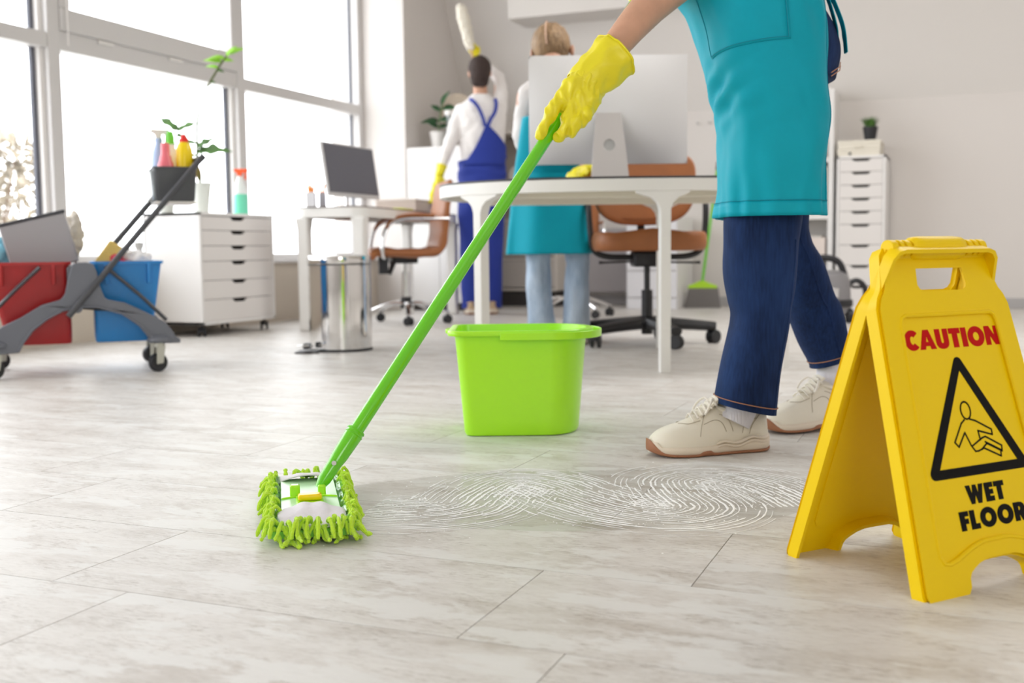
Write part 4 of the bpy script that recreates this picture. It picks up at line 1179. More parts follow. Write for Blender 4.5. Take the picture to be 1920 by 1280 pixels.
for y0, y1 in ((-0.225, -0.195), (0.195, 0.225)):
    fr = MB().prism(arch, lambda u, v, t: (u, t, v), y0, y1).build('side_arch', M_cartg, cart, bevel=0.007, seg=3)
    if y0 < 0:
        lip = [px2(*p) for p in [(290, 646), (272, 634), (255, 611), (226, 588), (185, 574), (156, 573), (127, 579), (101, 594), (77, 614), (60, 638), (54, 652)]]
        MB().tube([(u, y0 - 0.002, v) for u, v in lip], 0.005, 8).build('arch_lip', M_cartg, fr)
m = MB(); m.box(-0.035, 0.065, -0.2, 0.2, 0.27, 0.43); m.build('centre_spine', M_cartd, cart, bevel=0.012)
for x in (-0.285, 0.315):
    MB().box(x - 0.02, x + 0.02, -0.2, 0.2, 0.115, 0.145).build('cross_bar', M_cartg, cart, bevel=0.008)
for x, rz_ in ((-0.30, 0.5), (0.30, 0.35)):
    for y in (-0.205, 0.205):
        MB().lathe([(0.012, 0.118), (0.040, 0.118), (0.048, 0.125), (0.046, 0.138), (0.03, 0.148), (0.01, 0.15)], c=(x, y, 0), seg=20).build('foot_cap', M_cartg, cart)
        cst = MB()
        M4 = Matrix.Translation((x, y, 0)) @ Matrix.Rotation(rz_, 4, 'Z')
        for s_ in (-1, 1):
            cst.prism([(-0.018, 0.105), (0.018, 0.105), (0.006, 0.035), (-0.022, 0.032)], lambda u, v, t, s_=s_, M4=M4: M4 @ Vector((u, s_ * 0.019 + t, v)), -0.0015, 0.0015)
        g = MB().cyl((0, 0, 0.10), (0, 0, 0.125), 0.022).cyl((0, 0, 0.118), (0, 0, 0.135), 0.012)
        cst.add([M4 @ v for v in g.v], g.f)
        co = cst.build('caster', mat('zinc_plated_steel', rgb(196, 196, 186), 0.35, 0.7) if 'zinc_plated_steel' not in bpy.data.materials else bpy.data.materials['zinc_plated_steel'], cart, bevel=0.001)
        g = MB()
        for r_, a_, b_ in ((0.0375, -0.013, 0.013),):
            g.lathe([(0.010, -0.014), (0.029, -0.012), (0.034, -0.013), (0.0375, -0.008), (0.0375, 0.008), (0.034, 0.013), (0.029, 0.012), (0.010, 0.014)], seg=28)
        RX = M4 @ Matrix.Translation((-0.008, 0, 0.0375)) @ Matrix.Rotation(PI / 2, 4, 'X')
        MB().add([RX @ v for v in g.v], g.f).build('wheel', M_dark, co, ang=40)
# push handle: two bars and a cross grip
hb = MB()
for y in (-0.145, 0.145):
    hb.tube([(-0.035 if y < 0 else -0.085, y - (0.10 if y < 0 else -0.0), 0.235), (0.495 if y < 0 else 0.450, y, 0.862)], 0.0120, 12)
hb.tube([(0.495, -0.150, 0.862), (0.450, 0.150, 0.862)], 0.0115, 12)
hb.tube([(0.491, -0.145, 0.857), (0.507, -0.145, 0.874)], 0.013, 12)
hb.build('push_handle', M_cartd, cart)
MB().cyl((0.0, -0.235, 0.265), (0.0, -0.192, 0.265), 0.018).build('pivot_knob', M_cartg, cart, bevel=0.002)

def rect_ring(x0, x1, y0, y1, z, r=0.03, n=5):
    return [(x, y, z) for x, y in rr(x0, x1, y0, y1, r, n)]
def tub(name, label, x0, x1, mt, taper0, taper1):
    """rectangular tapered tub hanging in the trolley; bottom narrower by taper on each side"""
    loc = cart.matrix_basis @ Vector(((x0 + x1) / 2, 0, 0.122)) if False else None
    b = thing(name, label, 'bucket', tuple(Matrix.Translation((-3.342, 3.39, 0)) @ Matrix.Rotation(ca_, 4, 'Z') @ Vector(((x0 + x1) / 2, 0, 0.122))), ca_)
    cx = (x0 + x1) / 2; hx = (x1 - x0) / 2
    z0, z1 = 0.0, 0.325
    rg = [rect_ring(-hx + taper0 + .004, hx - taper1 - .004, -0.135, 0.135, z0, 0.02), rect_ring(-hx + taper0, hx - taper1, -0.140, 0.140, z0 + 0.008, 0.022)]
    for k in range(1, 6):
        t_ = k / 5
        rg.append(rect_ring(-hx + taper0 * (1 - t_), hx - taper1 * (1 - t_), -0.140 - 0.035 * t_, 0.140 + 0.035 * t_, z0 + 0.008 + (z1 - 0.02) * t_, 0.024))
    rg += [rect_ring(-hx - 0.008, hx + 0.008, -0.184, 0.184, z1 - 0.012, 0.03), rect_ring(-hx - 0.008, hx + 0.008, -0.184, 0.184, z1, 0.03), rect_ring(-hx + 0.004, hx - 0.004, -0.172, 0.172, z1, 0.022)]
    for k in range(1, 5):
        t_ = 1 - k / 5
        rg.append(rect_ring(-hx + taper0 * (1 - t_) + .004, hx - taper1 * (1 - t_) - .004, -0.136 - 0.034 * t_, 0.136 + 0.034 * t_, z0 + 0.012 + (z1 - 0.02) * t_, 0.02))
    MB().rings(rg).build('tub', mt, b, ang=50)
    for x in (-hx * 0.62, hx * 0.62):
        MB().box(x - 0.006, x + 0.006, -0.186, -0.165, 0.235, z1 - 0.01).build('rib', mt, b, bevel=0.003)
    return b
rb = tub('mop_bucket', 'red bucket hanging in the left side of the cleaning trolley', -0.325, -0.025, M_redb, 0.065, 0.0)
bb = tub('mop_bucket', 'blue bucket hanging in the right side of the cleaning trolley', 0.062, 0.322, M_blueb, -0.0, 0.045)
# bails: lie on the near faces
MB().tube(curve([(0.045, -0.192, 0.305), (-0.05, -0.196, 0.215), (-0.145, -0.20, 0.115)], 12), 0.013, 10, flat=0.6).build('bail', M_cartd, rb)
MB().tube(curve([(-0.085, -0.192, 0.305), (0.04, -0.196, 0.190), (0.140, -0.20, 0.085)], 12), 0.013, 10, flat=0.6).build('bail', M_cartd, bb)
CM = Matrix.Translation((-3.342, 3.39, 0)) @ Matrix.Rotation(ca_, 4, 'Z')
def cp(x, y, z): return tuple(CM @ Vector((x, y, z)))
# wringer press in the red bucket
t = thing('wringer', 'grey flat mop wringer tilted in the red bucket', 'wringer', cp(-0.112, 0.0, 0.42), ca_)
tl = Matrix.Rotation(-0.24, 4, 'Y')
MB().box(-0.125, 0.125, -0.06, 0.05, -0.02, 0.180, Matrix.Translation((0, 0, 0.02)) @ tl).build('press_body', mat('light_grey_press_plastic', rgb(164, 162, 166), 0.5), t, bevel=0.006)
MB().box(-0.128, 0.128, -0.063, 0.053, 0.180, 0.192, Matrix.Translation((0, 0, 0.02)) @ tl).build('press_rim', M_cartd, t, bevel=0.003)
# fluffy duster head and cloths
t = thing('duster_head', 'cream fluffy duster head behind the grey wringer', 'duster', cp(0.0, 0.10, 0.43))
m = MB(); m.ball((0, 0, 0.13), (0.035, 0.035, 0.10), 16)
fz = blob('fluff', m, mat('cream_fluff', rgb(232, 224, 212), 0.95), t, 0.006, 2, disp=0.012, dscale=0.02)
MB().cyl((0, 0, -0.06), (0, 0, 0.06), 0.008).build('handle', M_white, t)
def rag(name, label, loc, size, col, seed):
    t = thing(name, label, 'cloth', loc, random.uniform(0, 3))
    m = MB(); m.ball((0, 0, size[2] * 0.5), (size[0], size[1], size[2] * 0.62), 18)
    random.seed(seed)
    blob('cloth', m, mat(name + '_fabric_%d' % seed, col, 0.9), t, 0.006, 2, disp=0.014, dscale=0.035)
    return t
rag('microfibre_cloth', 'crumpled light blue cloth at the left rim of the red bucket', cp(-0.335 + 0.05, 0.06, 0.40), (0.055, 0.07, 0.13), rgb(140, 206, 226), 3)
rag('microfibre_cloth', 'crumpled white cloth at the right side of the blue bucket', cp(0.235, 0.05, 0.395), (0.07, 0.08, 0.085), rgb(238, 236, 236), 5)
rag('microfibre_cloth', 'small crumpled red cloth under the sponge in the blue bucket', cp(0.155, -0.02, 0.39), (0.035, 0.04, 0.075), rgb(214, 70, 90), 8)
t = thing('sponge', 'yellow block sponge sticking up out of the blue bucket', 'sponge', cp(0.115, 0.0, 0.445), ca_)
MB().box(-0.035, 0.035, -0.03, 0.03, -0.06, 0.085, Matrix.Rotation(0.62, 4, 'Y')).build('sponge_block', mat('yellow_sponge', rgb(240, 208, 120), 0.95, bump=0.5, bscale=120), t, bevel=0.008)
t = thing('spray_nozzle_bottle', 'pale grey bottle top just showing above the blue bucket behind the handle', 'bottle', cp(0.255, 0.13, 0.30), ca_)
MB().lathe([(0.03, 0), (0.032, 0.14), (0.015, 0.17), (0.014, 0.20), (0.019, 0.20), (0.019, 0.225)], seg=16).build('bottle_body', mat('pale_grey_bottle', rgb(214, 214, 214), 0.4), t)

# caddy box at the handle, with its bottles
t = thing('handle_caddy', 'dark grey caddy box on the trolley handle holding cleaning bottles', 'caddy', cp(0.398, 0.0, 0.69), ca_)
rg = [rect_ring(-0.078, 0.070, -0.10, 0.10, 0.0, 0.015), rect_ring(-0.080, 0.073, -0.105, 0.105, 0.006, 0.015), rect_ring(-0.088, 0.082, -0.118, 0.118, 0.132, 0.015), rect_ring(-0.093, 0.087, -0.123, 0.123, 0.133, 0.016), rect_ring(-0.093, 0.087, -0.123, 0.123, 0.139, 0.016), rect_ring(-0.085, 0.079, -0.115, 0.115, 0.139, 0.014), rect_ring(-0.076, 0.070, -0.101, 0.101, 0.008, 0.012)]
MB().rings(rg).build('caddy_box', mat('charcoal_caddy_plastic', rgb(78, 80, 84), 0.45), t)
rg = [rect_ring(-0.105, -0.082, -0.10, 0.12, 0.0, 0.008), rect_ring(-0.125, -0.096, -0.105, 0.14, 0.128, 0.008)]
MB().rings(rg).build('clear_side_tray', glass_mat('clear_plastic', (0.70, 0.71, 0.71, 1), 0.25, 0.08), t)
MB().box(-0.088, 0.075, -0.108, 0.108, -0.010, -0.001).build('clear_bracket', mat('clear_bracket_plastic', rgb(226, 222, 216), 0.3), t, bevel=0.003)

def bottle(name, label, loc, prof, mt, cap=None, capm=None, trigger=None, rz=0.0, sq=(1, 1)):
    t = thing(name, label, 'bottle', loc, rz)
    MB().lathe(prof, seg=28, sq=sq).build('bottle_body', mt, t)
    if cap: MB().lathe(cap, seg=20).build('cap', capm, t)
    if trigger:
        z, tm_, flip = trigger
        m = MB()
        m.prism([(-0.012, 0), (0.012, 0), (0.013, 0.018), (0.040, 0.022), (0.045, 0.034), (0.040, 0.040), (-0.028, 0.040), (-0.034, 0.030), (-0.014, 0.018)], lambda u, v, tt: (u * flip, tt, z + v), -0.010, 0.010)
        h_ = m.build('spray_head', tm_, t, bevel=0.003)
        MB().prism([(0.026, 0.022), (0.034, 0.024), (0.034, -0.012), (0.029, -0.018), (0.024, -0.014)], lambda u, v, tt: (u * flip, tt, z + v), -0.006, 0.006).build('trigger', tm_, h_, bevel=0.002)
    return t
M_pbl = mat('pale_blue_bottle', rgb(176, 200, 236), 0.3); M_pink = mat('pink_bottle', rgb(238, 120, 132), 0.35)
M_ybot = mat('yellow_bottle', rgb(248, 214, 6), 0.3); M_redc = mat('red_cap', rgb(226, 40, 34), 0.4); M_grc = mat('green_cap', rgb(110, 210, 60), 0.4)
zc = 0.699
bottle('detergent_bottle', 'yellow detergent bottle with a red collar in the handle caddy', cp(0.437, -0.06, zc), [(0.030, 0), (0.034, 0.003), (0.035, 0.175), (0.033, 0.205), (0.026, 0.226), (0.018, 0.236), (0.017, 0.24)], M_ybot, [(0.019, 0.232), (0.020, 0.245), (0.014, 0.252), (0.009, 0.262), (0.008, 0.268)], M_redc)
bottle('cleaner_bottle', 'pink stepped cleaner bottle left of the yellow one in the handle caddy', cp(0.362, -0.065, zc), [(0.030, 0), (0.034, 0.003), (0.034, 0.12), (0.031, 0.145), (0.024, 0.160), (0.023, 0.172), (0.018, 0.180), (0.017, 0.226), (0.013, 0.230)], M_pink)
bottle('cleaner_bottle', 'white bottle with a green cap behind the pink and yellow ones', cp(0.390, 0.015, zc), [(0.024, 0), (0.026, 0.003), (0.026, 0.19), (0.018, 0.225), (0.016, 0.232)], M_white, [(0.016, 0.230), (0.017, 0.262), (0.012, 0.282), (0.010, 0.286)], M_grc)
bottle('spray_bottle', 'pale blue spray bottle with a white trigger in the handle caddy', cp(0.345, 0.040, zc), [(0.030, 0), (0.033, 0.003), (0.033, 0.16), (0.028, 0.20), (0.016, 0.235), (0.013, 0.245)], M_pbl, [(0.016, 0.243), (0.016, 0.258)], M_pbl, (0.256, M_white, 1), ca_)

# ------------------------------------------------------------------ plant and spray bottle on the low drawer unit
t = vthing('young_plant', 'tall thin young plant in a white pot on the low drawer unit', 'plant', -1.822, 6.40, 0.708)
t.scale = (1.16, 1.16, 1.16)
M_pot = mat('white_plastic_pot', rgb(224, 228, 222), 0.4)
MB().lathe([(0.032, 0), (0.034, 0.0), (0.049, 0.138), (0.052, 0.14), (0.052, 0.158), (0.046, 0.158), (0.044, 0.14)], seg=28).build('pot', M_pot, t)
MB().cyl((0, 0, 0.135), (0, 0, 0.145), 0.044).build('soil', M_soil, t)
stem = curve([(0, 0, 0.14), (-0.015, 0, 0.24), (-0.012, 0.0, 0.34), (-0.005, 0, 0.48), (0.03, 0, 0.60), (0.09, 0, 0.70), (0.13, 0, 0.76), (0.165, 0, 0.80)], 40)
MB().tube(stem, [0.0078 - 0.00008 * i for i in range(41)], 7).build('stem', mat('plant_stem', rgb(84, 92, 44), 0.7), t)
M_brown = mat('withered_leaf', rgb(150, 120, 50), 0.7)
lv = [(stem[39], (0.9, -0.2, 0.5), 0.085, 0.017, M_leafb), (stem[37], (0.6, -0.4, 0.75), 0.075, 0.015, M_leafb), (stem[36], (-1, -0.3, 0.25), 0.075, 0.014, M_leafb), (stem[34], (-1, -0.3, 0.30), 0.090, 0.016, M_leafb), (stem[35], (0.9, -0.3, 0.1), 0.05, 0.012, M_leafb),
      (stem[31], (-1, 0, 0.35), 0.07, 0.011, M_leafb), (stem[30], (1, -0.2, -0.1), 0.035, 0.008, M_leaf), (stem[26], (0.8, -0.2, 0.1), 0.03, 0.007, M_leaf),
      (stem[10], (1, -0.3, 0.2), 0.17, 0.030, M_leaf), (stem[11], (0.8, 0.2, 0.75), 0.11, 0.020, M_leaf), (stem[12], (-1, -0.2, 0.35), 0.09, 0.012, M_leaf), (stem[9], (-1, -0.3, 0.05), 0.08, 0.012, M_leaf), (stem[11], (0.5, -0.5, 0.4), 0.07, 0.018, M_leaf),
      (stem[6], (0.15, -0.2, -1), 0.10, 0.014, M_brown), (stem[6], (-0.3, -0.2, -1), 0.08, 0.012, M_brown)]
for p, d, L_, W__, mm in lv:
    leaf_mesh(MB(), p, d, (0, -0.8, 0.6), L_, W__, n=12, lobes=2.5 if L_ > 0.1 else 0, droop=0.35).build('leaf', mm, t, solid=0.0008)
t2 = vthing('young_plant', 'low plant whose two grey green leaves show behind the caddy bottles', 'plant', -1.965, 6.20, 0.708)
t2.scale = (1.16, 1.16, 1.16)
MB().lathe([(0.03, 0), (0.032, 0.0), (0.042, 0.09), (0.045, 0.09), (0.045, 0.10), (0.039, 0.10)], seg=24).build('pot', M_pot, t2)
MB().tube(curve([(0, 0, 0.08), (0.03, 0, 0.25), (0.07, 0, 0.40)], 10), 0.003, 6).build('stem', M_leaf, t2)
for p, d, L_, W__ in (((0.07, 0, 0.40), (-0.9, -0.2, 0.9), 0.12, 0.020), ((0.07, 0, 0.40), (1, -0.2, 0.7), 0.10, 0.018), ((0.06, 0, 0.38), (1, -0.3, -0.2), 0.07, 0.014)):
    leaf_mesh(MB(), p, d, (0, -0.8, 0.6), L_, W__, n=10, lobes=2, droop=0.45).build('leaf', M_leaf, t2, solid=0.0008)
bottle('spray_bottle', 'clear spray bottle with mint liquid and an orange trigger on the low drawer unit', vw(-1.667, 6.70, 0.708), [(0.036, 0.0), (0.038, 0.003), (0.038, 0.085), (0.036, 0.11)], mat('mint_cleaning_liquid', rgb(120, 226, 190), 0.3), [(0.036, 0.11), (0.030, 0.145), (0.016, 0.19), (0.014, 0.205)], mat('clear_bottle_shoulder', rgb(232, 238, 236), 0.2), (0.203, mat('orange_trigger', rgb(248, 96, 44), 0.4), 1), VA).scale = (1.17, 1.17, 1.17)

# ------------------------------------------------------------------ broom and vacuum cleaner at the back
t = thing('broom', 'lime green broom with grey bristles leaning at the back wall', 'broom', (-1.90, 8.52, 0))
br = Matrix.Rotation(VA * 0.6, 4, 'Z')
m = MB(); m.prism([(-0.145, 0.0), (0.145, 0.0), (0.125, 0.16), (-0.105, 0.16)], lambda u, v, tt: br @ Vector((u, tt, v)), -0.022, 0.022)
m.build('bristles', mat('grey_bristles', rgb(128, 124, 122), 0.95, bump=0.8, bscale=60, bstretch=(8, 8, 0.4)), t)
m = MB(); m.prism([(-0.115, 0.155), (0.12, 0.155), (0.115, 0.178), (0.06, 0.195), (0.02, 0.215), (-0.02, 0.215), (-0.06, 0.195), (-0.112, 0.178)], lambda u, v, tt: br @ Vector((u, tt, v)), -0.024, 0.024)
m.build('broom_head', mat('lime_broom_plastic', (0.42, 0.72, 0.02, 1), 0.4), t, bevel=0.006)
MB().tube([(0, 0, 0.20), (0.075, 0.20, 1.10)], 0.0115, 12).build('broom_handle', mat('green_broom_handle', (0.16, 0.58, 0.03, 1), 0.4), t)
MB().tube([(0.075, 0.20, 1.10), (0.080, 0.213, 1.165)], 0.0155, 12).build('grip', M_dark, t)

t = thing('vacuum_cleaner', 'grey and black canister vacuum cleaner on the floor right of the jeans', 'vacuum cleaner', (-0.80, 7.02, 0), VA)
MB().lathe([(0.15, 0.05), (0.17, 0.06), (0.175, 0.09), (0.165, 0.26), (0.15, 0.30), (0.10, 0.325), (0.02, 0.33)], seg=36).build('canister', mat('grey_canister_plastic', rgb(132, 130, 132), 0.35), t)
MB().lathe([(0.176, 0.10), (0.184, 0.105), (0.184, 0.14), (0.176, 0.145)], seg=36).build('band', M_dark, t)
MB().tube(curve([(-0.13, -0.02, 0.27), (-0.12, -0.02, 0.37), (-0.02, -0.02, 0.405), (0.09, -0.02, 0.38), (0.14, -0.02, 0.27)], 24), 0.016, 12, flat=1.3).build('carry_handle', M_dark, t)
for x, y in ((0.14, -0.10), (-0.14, -0.10), (0.0, 0.15)):
    g = MB().cyl((x - 0.018, y, 0.045), (x + 0.018, y, 0.045), 0.045, seg=24); g.build('wheel', M_dark, t, bevel=0.006)
MB().tube(curve([(0.15, 0.02, 0.22), (0.22, 0.02, 0.26), (0.27, 0.0, 0.20), (0.25, -0.02, 0.05), (0.18, -0.04, 0.03)], 26), 0.017, 10).build('hose', M_dark, t)
m = MB().box(-0.04, 0.05, -0.176, -0.160, 0.16, 0.22); m.build('latch', M_chrome, t, bevel=0.004)
# ------------------------------------------------------------------ green flat mop
mop = thing('mop', 'lime green flat mop with shaggy fringe and long pole in the gloved hands', 'mop', vw(-0.365, 1.93, 0), VA)
# pad frame: u = across (short side, width), v = along the length, local to the mop root
pu = Vector((0.985, 0.17, 0)); pv = Vector((-0.17, 0.985, 0))
def padp(u, v, z):
    # measured corners: the pad narrows with distance, so keep a plain rectangle
    p = MOPC + pu * u + pv * v
    return Vector((p.x, p.y, z))
pu = Vector((0.9963, 0.086, 0)).normalized(); pv = Vector((-0.245, 0.9695, 0)).normalized()
pv = Vector((-pu.y - 0.13, pu.x, 0)).normalized(); pu = Vector((pv.y, -pv.x, 0))
MOPC = Vector((-0.005, -0.012, 0))
HU, HV = 0.066, 0.205
M_chen = mat('lime_chenille', (0.55, 0.86, 0.025, 1), 0.85, bump=0.5, bscale=300, sheen=0.3)
M_pocket = mat('pale_mop_pocket_fabric', rgb(222, 218, 224), 0.85, bump=0.3, bscale=40)
M_clearf = glass_mat('clear_mop_film', (0.86, 0.97, 0.88, 1), 0.14, 0.12)
MB().prism(rr(-HU - 0.004, HU + 0.004, -HV, HV, 0.012), lambda u, v, t: padp(u, v, t), 0.010, 0.022).build('pad_base', mat('green_pad_backing', (0.20, 0.58, 0.06, 1), 0.7), mop, bevel=0.003)
# plastic plate, pockets at both ends
MB().prism(rr(-0.050, 0.050, -0.165, 0.165, 0.008), lambda u, v, t: padp(u, v, t + (0.004 if abs(v) > 0.1 else 0)), 0.022, 0.027).build('plate', mat('pale_green_plate', (0.52, 0.80, 0.48, 1), 0.3), mop, bevel=0.001)
for v0, v1, nm in ((-0.200, -0.085, 0), (0.150, 0.205, 1)):
    def pk(a, b, v0=v0, v1=v1, nm=nm):
        u = -0.056 + 0.112 * a; v = v0 + (v1 - v0) * b
        arch_ = (1 - (2 * a - 1) ** 2)
        if nm == 0: z = 0.024 + 0.014 * b * arch_ + 0.010 * math.sin(PI * b); v = v + (0.012 * arch_ * b)
        else: z = 0.026 + 0.018 * (1 - b) * arch_ + 0.006 * math.sin(PI * b); v = v - 0.02 * arch_ * (1 - b)
        return padp(u, v, z + 0.0015 * math.sin(a * 21) * b)
    MB().grid(pk, 20, 10).build('pocket', M_pocket, mop, solid=0.0015)
# clear film flaps along both long edges
for s_ in (-1, 1):
    def fl_(a, b, s_=s_):
        v = -0.185 + 0.365 * b
        u = s_ * (0.072 - 0.026 * a)
        return padp(u, v, 0.024 + 0.012 * math.sin(PI * a) + 0.002 * math.sin(b * 25 + a * 3))
    MB().grid(fl_, 6, 40).build('edge_flap', M_clearf, mop, solid=0.001)
    MB().tube([padp(s_ * 0.064, -0.19 + 0.38 * k / 20, 0.031 + 0.002 * math.sin(k * 1.3)) for k in range(21)], 0.0028, 6).build('edge_piping', mat('pale_green_piping', rgb(190, 232, 150), 0.7), mop)
# yellow catch and green hinge block
def mbx(u0, u1, v0, v1, z0, z1, name, mt, parent, bev=0.002):
    m = MB()
    m.add([padp(u, v, z) for u in (u0, u1) for v in (v0, v1) for z in (z0, z1)], [(0, 1, 3, 2), (4, 6, 7, 5), (0, 4, 5, 1), (2, 3, 7, 6), (0, 2, 6, 4), (1, 5, 7, 3)])
    return m.build(name, mt, parent, bevel=bev)
hb_ = mbx(-0.024, 0.024, -0.078, 0.012, 0.027, 0.034, 'hinge_block', M_green, mop)
mbx(-0.021, 0.021, -0.048, -0.024, 0.034, 0.045, 'yellow_catch', mat('yellow_catch_plastic', rgb(252, 216, 16), 0.3), hb_, 0.004)
mbx(-0.034, -0.016, 0.004, 0.022, 0.027, 0.052, 'hinge_lug', M_green, hb_, 0.003)
mbx(0.016, 0.030, 0.004, 0.022, 0.027, 0.050, 'hinge_lug', M_green, hb_, 0.003)
for s_ in (-1, 1):
    m = MB(); m.prism([(s_ * 0.02, 0.00), (s_ * 0.050, -0.012), (s_ * 0.020, 0.016)], lambda u, v, t: padp(u, v, t), 0.027, 0.034)
    m.build('hinge_wing', M_green, hb_, bevel=0.001)
# pole: from the joint up to the hands; local = (s - s0, d - d0, z)
J = Vector((-0.350 + 0.365, 1.945 - 1.93, 0.052)); HND = Vector((0.089 + 0.365, 2.30 - 1.93, 0.722))
dr = (HND - J).normalized()
END = J + dr * 1.28
m = MB(); m.tube([J - dr * 0.012, J + dr * 0.005, J + dr * 0.04, J + dr * 0.055, J + dr * 0.100, J + dr * 0.112], [0.008, 0.0125, 0.0135, 0.0155, 0.0175, 0.0165], 20)
sl_ = m.build('pole_socket', M_pole, mop, ang=50)
for k in (0.104, 0.112):
    MB().tube([J + dr * (k - 0.002), J + dr * k, J + dr * (k + 0.003)], [0.0165, 0.0182, 0.0172], 20).build('collar_ring', M_pole, sl_)
MB().tube([J + dr * 0.10, J + dr * 0.115, END - dr * 0.01, END], [0.0130, 0.0135, 0.0125, 0.009], 24).build('pole', M_pole, mop)
side = dr.cross(Vector((0, 1, 0))).normalized()
m = MB(); q0 = J + dr * 0.045 - Vector((0, 0.013, 0)) 
m.cyl(q0 + side * 0.001 - Vector((0, 0.006, 0)), q0 + Vector((0, 0.01, 0)), 0.0045, seg=14).build('socket_button', M_chrome, sl_)
# chenille fingers of the fringe: countable ones along the near edge and sides
random.seed(11)
def chen(p, d, L_, r):
    d = Vector(d).normalized()
    q = Vector((random.uniform(-1, 1), random.uniform(-1, 1), random.uniform(-0.3, 0.6))) * 0.7
    pts = [p, p + d * L_ * 0.4 + Vector((0, 0, 0.010)) + q * 0.008, p + d * L_ * 0.75 + q * 0.02, p + d * L_ + q * 0.03]
    for x in pts: x.z = max(x.z, r * 0.9)
    pts[-1].z = max(r * 0.9, min(pts[-1].z, 0.014))
    cv = curve(pts, 9)
    rs = [r * (0.8 + 0.2 * math.sin(k * 2.2 + p.x * 300)) if 0 < k < 9 else r * 0.45 for k in range(10)]
    MB().tube([cv[0]] + cv[1:], rs, 7).build('fringe_strand', M_chen, mop)
n = 0
def edge_strands(cnt, fn, L0, L1, spread, layers):
    for lay in range(layers):
        for k in range(cnt):
            a = (k + random.uniform(0.1, 0.9)) / cnt
            p, d = fn(a)
            p = p + Vector((0, 0, 0.030 - 0.010 * lay)); d = d + Vector((random.uniform(-spread, spread), random.uniform(-spread, spread), random.uniform(-0.25, 0.15) - 0.25 * lay))
            chen(p, d, random.uniform(L0, L1), random.uniform(0.0038, 0.0050))
edge_strands(17, lambda a: (padp(-0.068 + 0.136 * a, -0.193, 0), -pv), 0.020, 0.034, 0.55, 3)
edge_strands(9, lambda a: (padp(-0.060 + 0.120 * a, 0.198, 0), pv), 0.014, 0.022, 0.4, 1)
edge_strands(38, lambda a: (padp(-0.066, -0.20 + 0.40 * a, 0), -pu), 0.002, 0.007, 0.5, 2)
edge_strands(38, lambda a: (padp(0.066, -0.20 + 0.40 * a, 0), pu), 0.002, 0.006, 0.5, 2)

# ------------------------------------------------------------------ soapy wet trail on the floor
foam = MB((0, 0, 0))
def vwf(s, d): return Vector((s * CA - d * SA, s * SA + d * CA, 0))
# serpentine centre line of the mopped swath, (s, d) in metres
path = [(-0.27, 1.93), (-0.17, 1.91), (-0.09, 1.95), (-0.05, 2.07), (0.00, 2.17), (0.06, 2.14), (0.12, 2.03), (0.19, 1.93), (0.28, 1.875), (0.34, 1.93), (0.325, 2.05), (0.33, 2.17), (0.41, 2.22), (0.49, 2.14), (0.53, 2.02), (0.545, 1.93)]
cl = curve([Vector((a, b, 0)) for a, b in path], 300)
cum = [0.0]
for a, b in zip(cl[:-1], cl[1:]): cum.append(cum[-1] + (b - a).length)
random.seed(4)
NL = 23
for li in range(-NL // 2, NL // 2 + 1):
    off = li * 0.0118
    i = 0
    edge = abs(li) / (NL / 2)
    while i < 300:
        run = int(random.uniform(8, 60) * (1.1 - 0.75 * edge) + 3)
        gap = int(random.uniform(1, 4) + 9 * edge * random.random())
        pts = []
        for k in range(i, min(i + run, 300)):
            tg = (cl[min(k + 1, 300)] - cl[max(k - 1, 0)]).normalized()
            nn = Vector((-tg.y, tg.x, 0))
            wv = 0.0035 * noise.noise(Vector((cl[k].x * 22, cl[k].y * 22, li * 0.9))) + 0.0016 * noise.noise(Vector((k * 0.35, li * 3.1, 0)))
            p = cl[k] + nn * (off + wv)
            pts.append(p)
        if len(pts) >= 3:
            r = random.uniform(0.0010, 0.0026) * (1.25 - 0.6 * edge)
            P = [vwf(p.x, p.y) + Vector((0, 0, 0.0004)) for p in pts]
            # flat ribbon with a low crown
            b0 = len(foam.v)
            for k, p in enumerate(P):
                tg = (P[min(k + 1, len(P) - 1)] - P[max(k - 1, 0)]).normalized(); nn = Vector((-tg.y, tg.x, 0))
                rk = r * (0.55 + 0.9 * abs(noise.noise(Vector((k * 0.5, li * 1.7, i * 0.1))))) * (0.3 if k in (0, len(P) - 1) else 1)
                foam.v += [p - nn * rk * 1.3, p + Vector((0, 0, rk * 0.5)), p + nn * rk * 1.3]
            for k in range(len(P) - 1):
                a = b0 + k * 3
                foam.f += [(a, a + 1, a + 4, a + 3), (a + 1, a + 2, a + 5, a + 4)]
        i += run + gap
# droplets and bubbles between the lines
for _ in range(1500):
    k = random.randrange(300); tg = (cl[min(k + 1, 300)] - cl[max(k - 1, 0)]).normalized(); nn = Vector((-tg.y, tg.x, 0))
    p = cl[k] + nn * random.gauss(0, 0.085) + tg * random.uniform(-.01, .01)
    q = vwf(p.x, p.y); r = random.uniform(0.0005, 0.0022)
    foam.add([q + Vector((r * math.cos(a), r * math.sin(a), 0.0003)) for a in (0, 1.05, 2.1, 3.14, 4.19, 5.24)] + [q + Vector((0, 0, 0.0003 + r * 0.6))], [(j, (j + 1) % 6, 6) for j in range(6)])
fo = foam.build('soap_foam', mat('white_soap_foam', rgb(250, 250, 250), 0.5), None, ang=180)
tag(fo, 'white soapy foam trail swirling over the floor between the mop and the caution sign', 'foam')
fo['kind'] = 'stuff'
